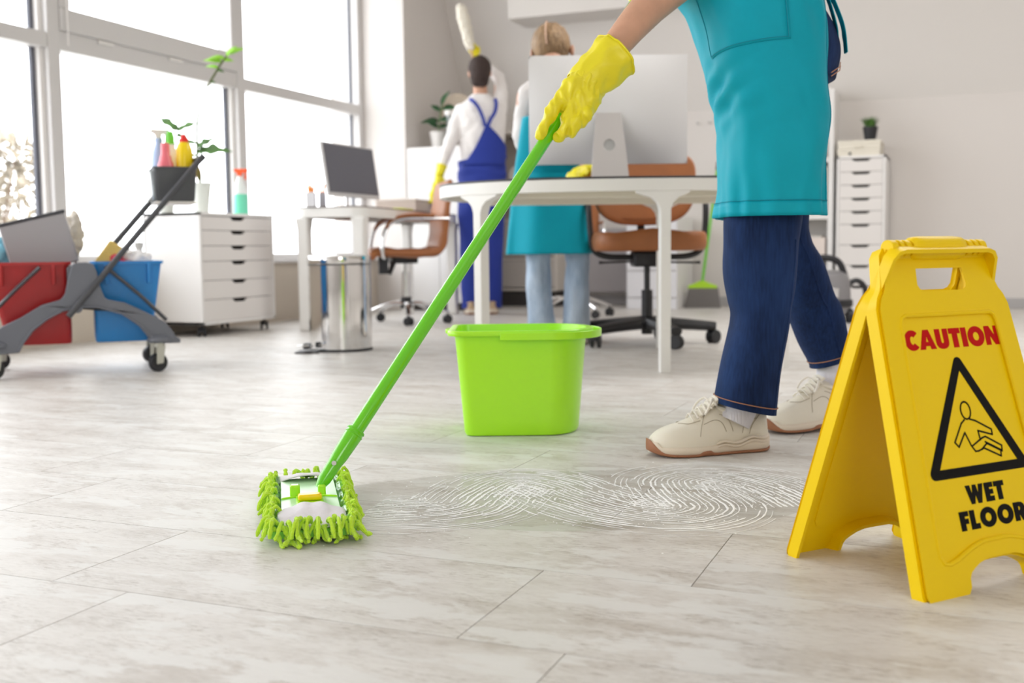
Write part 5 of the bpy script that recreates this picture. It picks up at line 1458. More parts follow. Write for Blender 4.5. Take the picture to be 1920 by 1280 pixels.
# thin water film under the foam
film = MB()
L1, L2 = [], []
for k in range(0, 301, 6):
    tg = (cl[min(k + 1, 300)] - cl[max(k - 1, 0)]).normalized(); nn = Vector((-tg.y, tg.x, 0))
pts = []
for k in range(72):
    a = 2 * PI * k / 72
    s_, d_ = 0.13 + 0.47 * math.cos(a) * (1 + 0.06 * math.sin(3 * a)), 2.03 + 0.27 * math.sin(a) * (1 + 0.10 * math.sin(2 * a + 1) + 0.04 * math.sin(7 * a))
    pts.append((s_, d_))
film.prism(pts, lambda u, v, t: vwf(u, v) + Vector((0, 0, t)), 0.0001, 0.00025)
fm = film.build('water_film', glass_mat('thin_water_film', (0.975, 0.975, 0.97, 1), 0.03, 0.10), None, smooth=False)
tag(fm, 'thin wet sheen of water on the tiles under the foam swirls', 'water')
fm['kind'] = 'stuff'
# ------------------------------------------------------------------ people
def shifted(base): return (base[0], base[1], 0)
def folds(amp, freq, tf, seed=0.0):
    return lambda a, t: amp * noise.noise(Vector((math.cos(a) * freq + seed, math.sin(a) * freq, t * tf)))

def sneaker(parent, toe, heel, w, h, ground=0.0, pitch=0.0, mt_u=None, mt_s=None, base=(0, 0), gum=True, zoff=0.0, name='sneaker'):
    """low trainer from toe to heel, points given as (s, d)"""
    toe = Vector((toe[0], toe[1], 0)); heel = Vector((heel[0], heel[1], 0))
    L_ = (heel - toe).length; ax = (heel - toe) / L_; sd = Vector((-ax.y, ax.x, 0))
    cp_, sp_ = math.cos(pitch), math.sin(pitch)
    def P(x, y, z):   # x from toe to heel in 0..1
        xx = x * L_
        return toe + ax * (xx * cp_ - z * sp_) + sd * y + Vector((0, 0, z * cp_ + xx * sp_ + zoff)) - Vector((base[0], base[1], 0))
    #        x     width  sole  top   (fractions / metres)
    prof = [(0.00, 0.10, 0.018, 0.030), (0.03, 0.42, 0.012, 0.045), (0.09, 0.72, 0.007, 0.058), (0.18, 0.92, 0.004, 0.068), (0.28, 1.0, 0.003, 0.076), (0.38, 0.99, 0.003, 0.088), (0.48, 0.90, 0.003, 0.102),
            (0.58, 0.82, 0.003, 0.113), (0.66, 0.78, 0.003, 0.112), (0.76, 0.76, 0.003, 0.102), (0.86, 0.75, 0.003, 0.100), (0.94, 0.66, 0.004, 0.106), (0.985, 0.45, 0.008, 0.104), (1.0, 0.12, 0.014, 0.085)]
    root = None
    # upper
    rings = []
    for k in range(40):
        x, wd, sz, tp = catmull(prof, k / 39)
        wd = max(wd, 0.05); ring = []
        top = tp * h / 0.113; lo = 0.022
        for j in range(20):
            a = 2 * PI * j / 20
            yy = math.copysign(abs(math.cos(a)) ** 0.75, math.cos(a)) * wd * w / 2
            if math.sin(a) > 0:
                sharp = 0.55 if x < 0.35 else 0.9
                yy *= (1 - 0.42 * (math.sin(a) ** 1.2) * min(1, max(0, (x - 0.1) * 4)))
                zz = lo + (top - lo) * math.sin(a) ** 0.8
            else:
                zz = lo + 0.012 * math.sin(a)
            ring.append(P(x, yy, zz))
        rings.append(ring)
    up = MB().rings(rings).build(name, mt_u, parent, ang=75)
    # midsole with a sculpted upper edge
    rings = []
    for k in range(40):
        x, wd, sz, tp = catmull(prof, k / 39)
        wd = max(wd, 0.05)
        hi = 0.026 + 0.016 * max(0, (x - 0.45)) / 0.55 + (0.010 if x < 0.06 else 0)
        ring = []
        for j in range(20):
            a = 2 * PI * j / 20
            yy = math.copysign(abs(math.cos(a)) ** 0.35, math.cos(a)) * (wd * w / 2 + 0.004)
            zz = sz + (hi - sz) * (0.5 + 0.5 * math.copysign(abs(math.sin(a)) ** 0.5, math.sin(a)))
            ring.append(P(x - 0.004 + 0.012 * x, yy, zz))
        rings.append(ring)
    so = MB().rings(rings).build('midsole', mt_s, up, ang=60)
    for s_ in (-1, 1):   # sculpted waves at the heel
        for q in (0.0, 0.008):
            pts = []
            for k in range(18):
                x = 0.50 + 0.47 * k / 17
                _, wd, sz, tp = catmull(prof, (x * 12.2 - 0.0) / 13)
                wd = 0.86 - 0.12 * (k / 17) - (0.30 * max(0, x - 0.9) * 8)
                pts.append(P(x, s_ * (wd * w / 2 + 0.003), 0.018 + q + 0.012 * (k / 17) + 0.004 * math.sin(k * 0.7)))
            MB().tube(pts, [0.0012] + [0.0032] * 16 + [0.0012], 8).build('sole_wave', mt_s, so)
    if gum:
        rings = []
        for k in range(40):
            x, wd, sz, tp = catmull(prof, k / 39)
            wd = max(wd, 0.05)
            t_up = 0.007 + (0.020 * math.exp(-(x / 0.055) ** 2)) + 0.011 * math.exp(-((x - 0.42) / 0.055) ** 4)
            ring = []
            for j in range(16):
                a = 2 * PI * j / 16
                yy = math.copysign(abs(math.cos(a)) ** 0.35, math.cos(a)) * (wd * w / 2 + 0.0052)
                zz = sz - 0.003 + t_up * (0.5 + 0.5 * math.copysign(abs(math.sin(a)) ** 0.5, math.sin(a)))
                ring.append(P(x - 0.007 + 0.015 * x, yy, zz))
            rings.append(ring)
        MB().rings(rings).build('gum_outsole', M_gum, so, ang=60)
    # collar opening, tongue and laces
    th = h / 0.113
    m = MB(); m.tube([P(0.76 + 0.20 * math.cos(a), 0.029 * math.sin(a), (0.100 + 0.006 * math.cos(2 * a)) * th) for a in [2 * PI * k / 24 for k in range(25)]], 0.006, 8)
    m.build('collar', mt_u, up)
    rings = []
    for k in range(7):
        t_ = k / 6; x = 0.40 + 0.17 * t_; z = (0.089 + 0.038 * t_) * th
        rings.append([P(x - 0.006, -0.020, z), P(x - 0.010, 0, z + 0.006), P(x - 0.006, 0.020, z), P(x + 0.012, 0.020, z - 0.003), P(x + 0.010, 0, z + 0.002), P(x + 0.012, -0.020, z - 0.003)])
    MB().rings(rings).build('tongue', mt_u, up, ang=60)
    for k in range(6):
        x = 0.345 + 0.038 * k; z = (0.083 + 0.0068 * k) * th
        c_ = [P(x, -0.024, z - 0.005), P(x - 0.008, -0.012, z + 0.006), P(x - 0.004, 0.0, z + 0.010), P(x + 0.006, 0.012, z + 0.006), P(x + 0.010, 0.024, z - 0.003)]
        MB().tube(curve(c_, 10), 0.0028, 6, flat=0.7).build('lace', M_lace, up)
    for s_ in (-1, 1):
        MB().tube(curve([P(0.52, s_ * 0.004, 0.118 * th), P(0.50, s_ * 0.022, 0.125 * th), P(0.45, s_ * 0.034, 0.108 * th), P(0.43, s_ * 0.030, 0.094 * th), P(0.51, s_ * 0.006, 0.117 * th)], 14), 0.0026, 6).build('lace_bow', M_lace, up)
    # stitched panel seams and toe cap following the upper
    def US(x, a, g=0.0006):
        q = x * (len(prof) - 1)
        # invert the profile's x parameter
        lo_, hi_ = 0.0, 1.0
        for _ in range(18):
            mid_ = (lo_ + hi_) / 2
            if catmull(prof, mid_)[0] < x: lo_ = mid_
            else: hi_ = mid_
        xx, wd, sz, tp = catmull(prof, lo_)
        top_ = tp * h / 0.113
        yy = math.copysign(abs(math.cos(a)) ** 0.75, math.cos(a)) * (wd * w / 2 + g)
        yy *= (1 - 0.42 * (math.sin(a) ** 1.2) * min(1, max(0, (x - 0.1) * 4)))
        return P(x, yy, 0.022 + (top_ - 0.022) * math.sin(a) ** 0.8 + g)
    M_seam = bpy.data.materials.get('shoe_seam_line') or mat('shoe_seam_line', rgb(176, 166, 148), 0.8)
    for side_ in (0, 1):
        f_ = (lambda a: PI - a) if side_ else (lambda a: a)
        for pts in ([(0.37, 0.28), (0.39, 0.55), (0.42, 0.85), (0.45, 1.15)], [(0.40, 0.9), (0.30, 1.05), (0.24, 1.5)], [(0.60, 0.25), (0.57, 0.50), (0.51, 0.66), (0.42, 0.66)], [(0.66, 0.25), (0.63, 0.58), (0.56, 0.80)],
                    [(0.74, 0.22), (0.76, 0.55), (0.70, 0.75), (0.62, 0.90), (0.56, 1.20)], [(0.80, 0.20), (0.84, 0.50), (0.93, 0.85)], [(0.58, 1.25), (0.66, 0.75), (0.76, 0.62), (0.88, 0.70)]):
            P3 = [US(x, f_(a)) for x, a in [tuple(q) for q in curve([(x, a, 0) for x, a in pts], 16) for q in [(q[0], q[1])]]]
            MB().tube(P3, 0.0007, 5).build('seam', M_seam, up)
    return up
M_gum = mat('gum_rubber_outsole', rgb(158, 106, 76), 0.5)
M_lace = mat('white_laces', rgb(232, 226, 216), 0.8)
M_shoe = mat('cream_white_leather', rgb(232, 226, 212), 0.5, bump=0.06, bscale=60)
M_mid = mat('cream_midsole_foam', rgb(226, 214, 198), 0.55)
M_sock = mat('white_ribbed_sock', rgb(226, 224, 232), 0.9, bump=0.5, bscale=300, bstretch=(1, 1, 0.05))
M_shirtg = mat('light_green_shirt', rgb(166, 206, 120), 0.8)

# ===== the mopping woman (seen from the waist down, walking left)
WB = (0.60, 2.60)
wom = vthing('person', 'person in blue jeans and long teal apron stepping forward with the mop', 'person', WB[0], WB[1])
O = Vector((WB[0], WB[1], 0))
def A3(p): return Vector(p) - O
# one continuous body: torso, head, arms and lower legs
m = MB()
def bt(*pts, seg=14):
    for (p0, r0), (p1, r1) in zip(pts[:-1], pts[1:]): cap_tube(m, A3(p0), A3(p1), r0, r1, seg)
bt(((0.62, 2.61, 1.00), 0.130), ((0.52, 2.59, 1.14), 0.125), ((0.42, 2.57, 1.27), 0.110), ((0.33, 2.56, 1.36), 0.085), ((0.27, 2.55, 1.42), 0.05), ((0.22, 2.54, 1.46), 0.045))
bt(((0.33, 2.46, 1.345), 0.048), ((0.33, 2.65, 1.345), 0.048))
m.ball(A3((0.16, 2.53, 1.50)), (0.085, 0.078, 0.105), 18); cap_tube(m, A3((0.095, 2.53, 1.455)), A3((0.09, 2.53, 1.43)), 0.028, 0.022)
cap_tube(m, A3((0.085, 2.53, 1.49)), A3((0.068, 2.53, 1.475)), 0.010, 0.009)
for s_ in (-1, 1): m.ball(A3((0.175, 2.53 + s_ * 0.078, 1.49)), (0.018, 0.010, 0.026), 10)
# near arm (holds the pole low), far arm (holds it high)
bt(((0.335, 2.45, 1.34), 0.044), ((0.385, 2.445, 1.22), 0.043), ((0.435, 2.455, 1.11), 0.0425), ((0.375, 2.435, 1.055), 0.0435), ((0.310, 2.405, 1.000), 0.0415), ((0.262, 2.372, 0.945), 0.0355), ((0.220, 2.350, 0.893), 0.0305), ((0.18, 2.335, 0.84), 0.026))
bt(((0.335, 2.66, 1.34), 0.044), ((0.40, 2.70, 1.22), 0.042), ((0.42, 2.66, 1.13), 0.040), ((0.36, 2.58, 1.12), 0.037), ((0.30, 2.50, 1.10), 0.030))
bt(((0.60, 2.52, 0.96), 0.085), ((0.59, 2.50, 0.75), 0.070), ((0.577, 2.487, 0.50), 0.052), ((0.570, 2.482, 0.30), 0.042), ((0.545, 2.482, 0.12), 0.027), ((0.53, 2.487, 0.07), 0.020))
bt(((0.63, 2.69, 0.96), 0.085), ((0.655, 2.715, 0.75), 0.070), ((0.700, 2.745, 0.50), 0.044), ((0.770, 2.785, 0.33), 0.038), ((0.840, 2.820, 0.15), 0.027), ((0.842, 2.806, 0.09), 0.020))
body = blob('body', m, M_skin, wom, 0.007, 5)
# eyes, mouth and hair of the bowed head (outside the frame)
for s_ in (-1, 1):
    MB().ball(A3((0.086, 2.53 + s_ * 0.032, 1.500)), (0.006, 0.011, 0.008), 10).build('eye', M_dark, wom)
MB().ball(A3((0.080, 2.53, 1.448)), (0.006, 0.022, 0.006), 10).build('mouth', mat('lips', rgb(176, 90, 84), 0.5), wom)
m = MB(); m.ball(A3((0.185, 2.53, 1.525)), (0.088, 0.086, 0.092), 18); cap_tube(m, A3((0.24, 2.53, 1.50)), A3((0.30, 2.53, 1.42)), 0.035, 0.015)
blob('hair', m, mat('brown_hair', rgb(96, 64, 44), 0.6, bump=0.5, bscale=60), wom, 0.007, 3, disp=0.004, dscale=0.02)
# green shirt on the torso, short sleeves
m = MB()
def bt2(*pts):
    for (p0, r0), (p1, r1) in zip(pts[:-1], pts[1:]): cap_tube(m, A3(p0), A3(p1), r0, r1, 14)
bt2(((0.60, 2.61, 1.06), 0.134), ((0.52, 2.59, 1.14), 0.130), ((0.42, 2.57, 1.27), 0.130), ((0.33, 2.56, 1.36), 0.106))
bt2(((0.33, 2.44, 1.345), 0.064), ((0.33, 2.67, 1.345), 0.064)); bt2(((0.33, 2.435, 1.35), 0.060), ((0.375, 2.442, 1.24), 0.056), ((0.41, 2.45, 1.165), 0.056)); bt2(((0.33, 2.67, 1.35), 0.058), ((0.385, 2.695, 1.25), 0.056))
blob('shirt', m, M_shirtg, wom, 0.008, 4, disp=0.004, dscale=0.06)

# jeans: hips and two legs, each leg a loft with folds
def leg_loft(rows_, seed, amp=0.048):
    def wob(a, t):
        base = amp * 0.9 * noise.noise(Vector((math.cos(a) * 1.2 + seed, math.sin(a) * 1.2, t * 9)))
        cre = amp * 0.5 * math.sin(a * 2 + t * 30 + 2 * noise.noise(Vector((seed, t * 5, 0)))) * math.exp(-((t - 0.55) / 0.16) ** 2)
        return base + cre
    m = MB(); loft(m, rows_, 64, 110, 2.2, wob, True, True); return m
rowsF = [(0.538, 2.475, 0.102, 0.070, 0.080, -0.22), (0.540, 2.475, 0.120, 0.070, 0.082, -0.20), (0.552, 2.478, 0.200, 0.069, 0.080, -0.1), (0.573, 2.482, 0.300, 0.066, 0.077, 0), (0.575, 2.483, 0.355, 0.073, 0.080, 0.05), (0.573, 2.485, 0.430, 0.084, 0.084, 0),
         (0.579, 2.490, 0.540, 0.088, 0.088, 0), (0.60, 2.505, 0.70, 0.090, 0.090, 0), (0.625, 2.53, 0.85, 0.110, 0.100, 0), (0.63, 2.55, 0.97, 0.110, 0.100, -0.1)]
rowsF = [(a, b, c, d, e, f) for a, b, c, d, e, f in rowsF]
def rs(rows_): return [(a - WB[0], b - WB[1], c, d, e, f) for a, b, c, d, e, f in rows_]
jf = leg_loft(rs(rowsF), 1.3)
rowsB = [(0.838, 2.825, 0.168, 0.050, 0.064, 0.30), (0.834, 2.822, 0.185, 0.052, 0.066, 0.28), (0.812, 2.81, 0.240, 0.062, 0.070, 0.2), (0.785, 2.795, 0.310, 0.068, 0.073, 0.12), (0.765, 2.78, 0.345, 0.066, 0.074, 0.1), (0.725, 2.755, 0.435, 0.066, 0.078, 0.05),
         (0.700, 2.745, 0.490, 0.062, 0.080, 0.0), (0.680, 2.735, 0.545, 0.070, 0.086, 0), (0.660, 2.72, 0.70, 0.100, 0.095, 0), (0.650, 2.695, 0.85, 0.122, 0.105, 0), (0.63, 2.675, 0.97, 0.120, 0.103, -0.1)]
jb = leg_loft(rs(rowsB), 4.7)
jeans = bpy.data.objects.new('jeans', None)
j1 = jf.build('jeans_leg', M_denim, wom, ang=180)
j2 = jb.build('jeans_leg', M_denim, wom, ang=180)
bpy.data.objects.remove(jeans)
rowsH = [(0.625, 2.605, 0.86, 0.140, 0.175, 0), (0.625, 2.605, 0.93, 0.150, 0.185, -0.1), (0.615, 2.605, 1.00, 0.150, 0.180, -0.25), (0.600, 2.605, 1.06, 0.138, 0.165, -0.35), (0.585, 2.605, 1.10, 0.130, 0.155, -0.4)]
m = MB(); loft(m, rs(rowsH), 56, 24, 2.3); jh = m.build('jeans_hips', M_denim, wom, ang=180)
# hem stitching, side seams, back pocket and its stitching
def ring_at(rows_, t, grow, n=48):
    cx, cy, cz, rx, ry, tl = catmull(rows_, t)
    out = []
    for j in range(n + 1):
        a = 2 * PI * j / n; ca, sa = math.cos(a), math.sin(a)
        x = math.copysign(abs(ca) ** (2 / 2.2), ca) * (rx + grow); y = math.copysign(abs(sa) ** (2 / 2.2), sa) * (ry + grow)
        out.append((cx + x - WB[0], cy + y - WB[1], cz + x * tl))
    return out
MB().tube(ring_at(rowsF, 0.105, 0.0018), 0.0012, 5).build('hem_stitch', M_stitch, j1)
MB().tube(ring_at(rowsB, 0.095, 0.0018), 0.0012, 5).build('hem_stitch', M_stitch, j2)
def seam_line(rows_, a, t0, t1, grow, mt, name, parent, r=0.0022, seed=0, amp=0.0):
    pts = []
    for k in range(50):
        t = t0 + (t1 - t0) * k / 49
        cx, cy, cz, rx, ry, tl = catmull(rows_, t); ca, sa = math.cos(a), math.sin(a)
        g = 1 + 0.035 * 0.9 * noise.noise(Vector((ca * 1.2 + seed, sa * 1.2, t * 9))) + 0.035 * 0.5 * math.sin(a * 2 + t * 30 + 2 * noise.noise(Vector((seed, t * 5, 0)))) * math.exp(-((t - 0.55) / 0.16) ** 2)
        x = math.copysign(abs(ca) ** (2 / 2.2), ca) * rx * g + grow * ca; y = math.copysign(abs(sa) ** (2 / 2.2), sa) * ry * g + grow * sa
        pts.append((cx + x - WB[0], cy + y - WB[1], cz + x * tl))
    MB().tube(pts, r, 6).build(name, mt, parent)
seam_line(rowsB, -1.35, 0.02, 0.62, 0.0002, M_denim, 'side_seam', j2, 0.0026, 4.7)
seam_line(rowsF, -0.75, 0.02, 0.62, 0.0000, M_denim, 'side_seam', j1, 0.0022, 1.3)
# back pocket on the near hip, half hidden by the apron
for dz in (0.0, 0.008):
    MB().tube([(0.775 - WB[0], 2.56 - WB[1], 0.892 + dz), (0.755 - WB[0], 2.50 - WB[1], 0.872 + dz), (0.722 - WB[0], 2.452 - WB[1], 0.852 + dz)], 0.0013, 5).build('pocket_stitch', M_stitch, jh)

# apron: wraps the front and near side, hanging from the waist (z up); angle runs from the back edge round the front
def apron(u, v):
    # u 0..1 from the near back edge (right in the photo) round the front to the far side; v 0 bottom .. 1 top
    z = 0.541 + 0.56 * v
    top = v ** 1.3
    cx = 0.613 - 0.045 * max(0, v - 0.45); cy = 2.60
    fr = 0.474 if v < 0.42 else 0.474 - 0.070 * ((v - 0.42) / 0.45) ** 1.25 if v < 0.87 else 0.404 - 0.052 * (v - 0.87) / 0.13
    rx = cx - fr
    bk = 0.710 - 0.028 * max(0, (v - 0.75) / 0.25) ** 1.5
    a0, a1 = -0.20 * PI, -1.22 * PI
    a = a0 + (a1 - a0) * u
    ca, sa = math.cos(a), math.sin(a)
    x = cx + (math.copysign(abs(ca) ** 0.75, ca) * (rx if ca < 0 else (bk - cx) * 1.16))
    ry = 0.235 - 0.012 * v
    y = cy + math.copysign(abs(sa) ** 0.75, sa) * ry
    x += 0.20 * (y - 2.47) * max(0.0, -ca) ** 0.5
    # folds: soft pleats rising from the hem, diagonal drag lines near the thigh
    hem = math.exp(-v * 9)
    f = 0.0045 * hem * math.sin(u * 60 + 2 * noise.noise(Vector((u * 6, 0, 1)))) 
    f += 0.018 * noise.noise(Vector((u * 3.0 + v * 2.2, v * 2.0 - u * 1.2, 2.0)))
    f += 0.007 * noise.noise(Vector((u * 10.0 - v * 3, v * 6.0 + u * 4, 7.0)))
    f += 0.009 * math.exp(-((v - 0.50) / 0.10) ** 2) * math.sin(v * 62 + u * 26) * math.exp(-((u - 0.62) / 0.16) ** 2)
    n = Vector((ca, sa, 0)).normalized()
    return Vector((x, y, z)) + n * (f + 0.004) - O
m = MB(); m.grid(apron, 96, 80)
ap = m.build('apron', M_teal, wom, ang=180, solid=0.002)
# hem band, side hem and the pocket as raised strips
def strip(fn, u0, u1, v0, v1, nu, nv, off, name, parent, mt, th=0.0012):
    def g(a, b):
        u = u0 + (u1 - u0) * a; v = v0 + (v1 - v0) * b
        p = fn(u, v); e = 1e-3
        n = (fn(u + e, v) - fn(u - e, v)).cross(fn(u, v + e) - fn(u, v - e)).normalized()
        c = Vector((0.61, 2.60, p.z)) - O
        if n.dot(p - c) < 0: n = -n
        return p + n * off
    return MB().grid(g, nu, nv).build(name, mt, parent, ang=180, solid=th)
strip(apron, 0.0, 1.0, 0.002, 0.058, 80, 3, 0.0018, 'hem_band', ap, M_teal)
strip(apron, 0.003, 0.040, 0.058, 0.99, 3, 60, 0.0018, 'side_hem', ap, M_teal)
pock = lambda u, v: apron(u, v - 0.05 * (1 - v) / 0.36 * (u - 0.29) / 0.35)
strip(pock, 0.29, 0.625, 0.675, 0.998, 30, 24, 0.0022, 'apron_pocket', ap, M_teal, 0.0018)
def apn(u, v, off):
    p = apron(u, v); e = 1e-3
    n = (apron(u + e, v) - apron(u - e, v)).cross(apron(u, v + e) - apron(u, v - e)).normalized()
    c = Vector((0.61, 2.60, p.z)) - O
    if n.dot(p - c) < 0: n = -n
    return p + n * off
M_tdark = mat('dark_teal_thread', (0.0, 0.25, 0.34, 1), 0.8)
for nm, pts in (('pocket_seam', [(0.294, 0.99), (0.294, 0.683), (0.621, 0.640), (0.621, 0.99)]),):
    P = []
    for (ua, va), (ub, vb) in zip(pts[:-1], pts[1:]):
        P += [apn(ua + (ub - ua) * k / 24, va + (vb - va) * k / 24, 0.0036) for k in range(25)]
    MB().tube(P, 0.0009, 5).build(nm, M_tdark, ap)
MB().tube([apn(k / 60, 0.060, 0.003) for k in range(61)], 0.0007, 5).build('hem_seam', M_tdark, ap)
# bib above the waist and the ties hanging at the back
def bib(u, v):
    z = 1.09 + 0.25 * v
    x = 0.395 - 0.10 * v + 0.02 * math.sin(PI * u); y = 2.47 + 0.20 * u
    return Vector((x - 0.045 * math.sin(PI * u), y, z)) - O
MB().grid(bib, 14, 14).build('bib', M_teal, ap, solid=0.002)
tiept = lambda L_, s0: curve([A3((0.700, 2.50, 1.12)), A3((0.722 + s0, 2.485, 1.03)), A3((0.745 + s0 * 1.6, 2.50, 0.97)), A3((0.755 + s0 * 2, 2.52, 0.97 - L_))], 24)
for s0, L_, wd in ((0.0, 0.035, 0.010), (0.010, 0.055, 0.012)):
    P = tiept(L_, s0)
    m = MB(); m.rings([[p + Vector((-0.001, -wd, 0)), p + Vector((0.001, -wd, 0)), p + Vector((0.001 + 0.003 * math.sin(k * 0.6), wd, 0)), p + Vector((-0.001, wd, 0))] for k, p in enumerate(P)])
    m.build('apron_tie', M_teal, ap)

# socks and shoes
MB().tube([A3((0.548, 2.478, 0.18)), A3((0.532, 2.475, 0.115)), A3((0.510, 2.470, 0.070))], [0.043, 0.041, 0.040], 20).build('sock', M_sock, wom)
MB().tube([A3((0.842, 2.825, 0.22)), A3((0.842, 2.822, 0.155)), A3((0.838, 2.818, 0.095))], [0.042, 0.038, 0.038], 20).build('sock', M_sock, wom)
sneaker(wom, (0.308, 2.425), (0.593, 2.505), 0.098, 0.113, mt_u=M_shoe, mt_s=M_mid, base=WB)
sneaker(wom, (0.643, 2.705), (0.925, 2.845), 0.096, 0.113, mt_u=M_shoe, mt_s=M_mid, base=WB, pitch=0.05, zoff=0.0)

# rubber gloves: near hand gripping the pole
def glove(parent, wrist, palm, fingers, thumb, cuff0, cuff1, base, rw=0.037):
    m = MB()
    for (p0, r0), (p1, r1) in zip(*[iter([])] * 2) if False else []: pass
    B_ = Vector((base[0], base[1], 0))
    S = lambda p: Vector(p) - B_
    for ch in [wrist] + palm: 
        for (p0, r0), (p1, r1) in zip(ch[:-1], ch[1:]): cap_tube(m, S(p0), S(p1), r0, r1, 14)
    for ch in fingers + [thumb]:
        for (p0, r0), (p1, r1) in zip(ch[:-1], ch[1:]): cap_tube(m, S(p0), S(p1), r0, r1, 12)
    g = blob('rubber_glove', m, M_glove, parent, 0.0026, 4, disp=0.0020, dscale=0.030, ridge=(0.0050, 0.030))
    c0, c1 = S(cuff0[0]), S(cuff1[0])
    t_ = (c1 - c0).normalized()
    pts = [c0 + (c1 - c0) * k / 14 for k in range(15)]
    rr2 = [cuff0[1] + (cuff1[1] - cuff0[1]) * (k / 14) for k in range(15)]
    mm = MB(); u = Vector((0, 1, 0)); u = (u - t_ * u.dot(t_)).normalized(); w_ = t_.cross(u)
    rings = []
    for k, p in enumerate(pts):
        ring = []
        for j in range(40):
            a = 2 * PI * j / 40
            rad = rr2[k] * (1 + 0.16 * (0.4 - 1.6 * abs(noise.noise(Vector((math.cos(a) * 1.5, math.sin(a) * 1.5, k * 0.16 + base[0]))))) + 0.05 * noise.noise(Vector((math.cos(a) * 4, math.sin(a) * 4, k * 0.3))))
            ring.append(p + u * math.cos(a) * rad * 0.90 + w_ * math.sin(a) * rad)
        rings.append(ring)
    mm.rings(rings, False, False)
    cf = mm.build('glove_cuff', M_glove, g, ang=180, solid=0.0016)
    MB().tube(rings[-1] + [rings[-1][0]], 0.0022, 8).build('cuff_roll', M_glove, cf)
    return g
glove(wom,
      [((0.205, 2.345, 0.880), 0.034), ((0.165, 2.33, 0.825), 0.036), ((0.145, 2.315, 0.800), 0.034)],
      [[((0.172, 2.32, 0.830), 0.031), ((0.135, 2.305, 0.812), 0.026), ((0.108, 2.295, 0.780), 0.0195)],
       [((0.168, 2.322, 0.815), 0.030), ((0.148, 2.305, 0.790), 0.028), ((0.130, 2.295, 0.762), 0.0195)],
       [((0.172, 2.325, 0.810), 0.030), ((0.162, 2.305, 0.785), 0.026), ((0.145, 2.295, 0.758), 0.0185)],
       [((0.176, 2.325, 0.810), 0.028), ((0.170, 2.308, 0.785), 0.022), ((0.163, 2.300, 0.765), 0.0165)]],
      [[((0.104, 2.290, 0.780), 0.0155), ((0.084, 2.278, 0.752), 0.0140), ((0.070, 2.275, 0.722), 0.0120), ((0.063, 2.279, 0.708), 0.0095)],
       [((0.128, 2.290, 0.760), 0.0155), ((0.118, 2.274, 0.730), 0.0140), ((0.108, 2.277, 0.710), 0.0125), ((0.098, 2.292, 0.706), 0.0110)],
       [((0.145, 2.288, 0.755), 0.0150), ((0.140, 2.272, 0.735), 0.0138), ((0.131, 2.278, 0.718), 0.0125), ((0.122, 2.298, 0.716), 0.0110)],
       [((0.163, 2.296, 0.765), 0.0135), ((0.160, 2.280, 0.752), 0.0125), ((0.153, 2.284, 0.738), 0.0115), ((0.142, 2.303, 0.735), 0.0100)]],
      [((0.160, 2.345, 0.820), 0.022), ((0.128, 2.352, 0.785), 0.0165), ((0.103, 2.342, 0.752), 0.0135), ((0.088, 2.328, 0.735), 0.0110)],
      ((0.150, 2.318, 0.812), 0.038), ((0.230, 2.354, 0.884), 0.0545), WB)
# far hand, higher on the pole
h2 = Vector((0.089, 2.30, 0.722)) + (Vector((0.089, 2.30, 0.722)) - Vector((-0.350, 1.945, 0.052))).normalized() * 0.42
def off(x, y, z): return (h2.x + x, h2.y + y, h2.z + z)
glove(wom,
      [(off(0.055, 0.05, 0.045), 0.032), (off(0.02, 0.03, 0.025), 0.033)],
      [[(off(0.02, 0.025, 0.035), 0.024), (off(-0.012, 0.015, 0.030), 0.019)], [(off(0.025, 0.025, 0.01), 0.024), (off(-0.008, 0.014, 0.004), 0.019)], [(off(0.03, 0.03, -0.008), 0.02), (off(0.002, 0.018, -0.018), 0.016)]],
      [[(off(-0.012, 0.012, 0.032), 0.0135), (off(-0.028, -0.006, 0.026), 0.012), (off(-0.016, -0.020, 0.022), 0.011)],
       [(off(-0.008, 0.012, 0.012), 0.0135), (off(-0.026, -0.008, 0.004), 0.012), (off(-0.012, -0.022, 0.002), 0.011)],
       [(off(-0.002, 0.012, -0.006), 0.013), (off(-0.022, -0.008, -0.016), 0.0115), (off(-0.006, -0.022, -0.016), 0.0105)],
       [(off(0.004, 0.016, -0.020), 0.012), (off(-0.014, -0.002, -0.034), 0.011), (off(0.0, -0.016, -0.034), 0.010)]],
      [(off(0.02, 0.02, 0.045), 0.018), (off(0.008, -0.004, 0.055), 0.014), (off(0.012, -0.020, 0.045), 0.012)],
      (off(0.02, 0.03, 0.025), 0.038), (off(0.10, 0.12, 0.075), 0.052), WB)
# ===== the man in blue overalls at the back, dusting up high
MBs = (-0.21, 8.05)
man = vthing('person', 'person with dark hair and blue overalls seen from behind, duster raised', 'person', MBs[0], MBs[1])
OM = Vector((MBs[0], MBs[1], 0))
def Q(p): return Vector(p) - OM
def chain(m, f, *pts, seg=12):
    for (p0, r0), (p1, r1) in zip(pts[:-1], pts[1:]): cap_tube(m, f(p0), f(p1), r0, r1, seg)
m = MB()
m.ball(Q((-0.215, 8.05, 1.785)), (0.077, 0.093, 0.108), 18)
chain(m, Q, ((-0.215, 8.09, 1.70), 0.052), ((-0.212, 8.10, 1.56), 0.056))
cap_tube(m, Q((-0.225, 8.135, 1.765)), Q((-0.23, 8.155, 1.755)), 0.016, 0.010)           # nose, turned away
for s_ in (-1, 1): m.ball(Q((-0.215 + s_ * 0.079, 8.06, 1.775)), (0.010, 0.020, 0.028), 10)
chain(m, Q, ((-0.21, 8.09, 1.12), 0.105), ((-0.21, 8.09, 1.45), 0.105))
chain(m, Q, ((-0.30, 8.08, 1.0), 0.085), ((-0.30, 8.07, 0.55), 0.06), ((-0.30, 8.08, 0.10), 0.042), ((-0.30, 8.05, 0.05), 0.04))
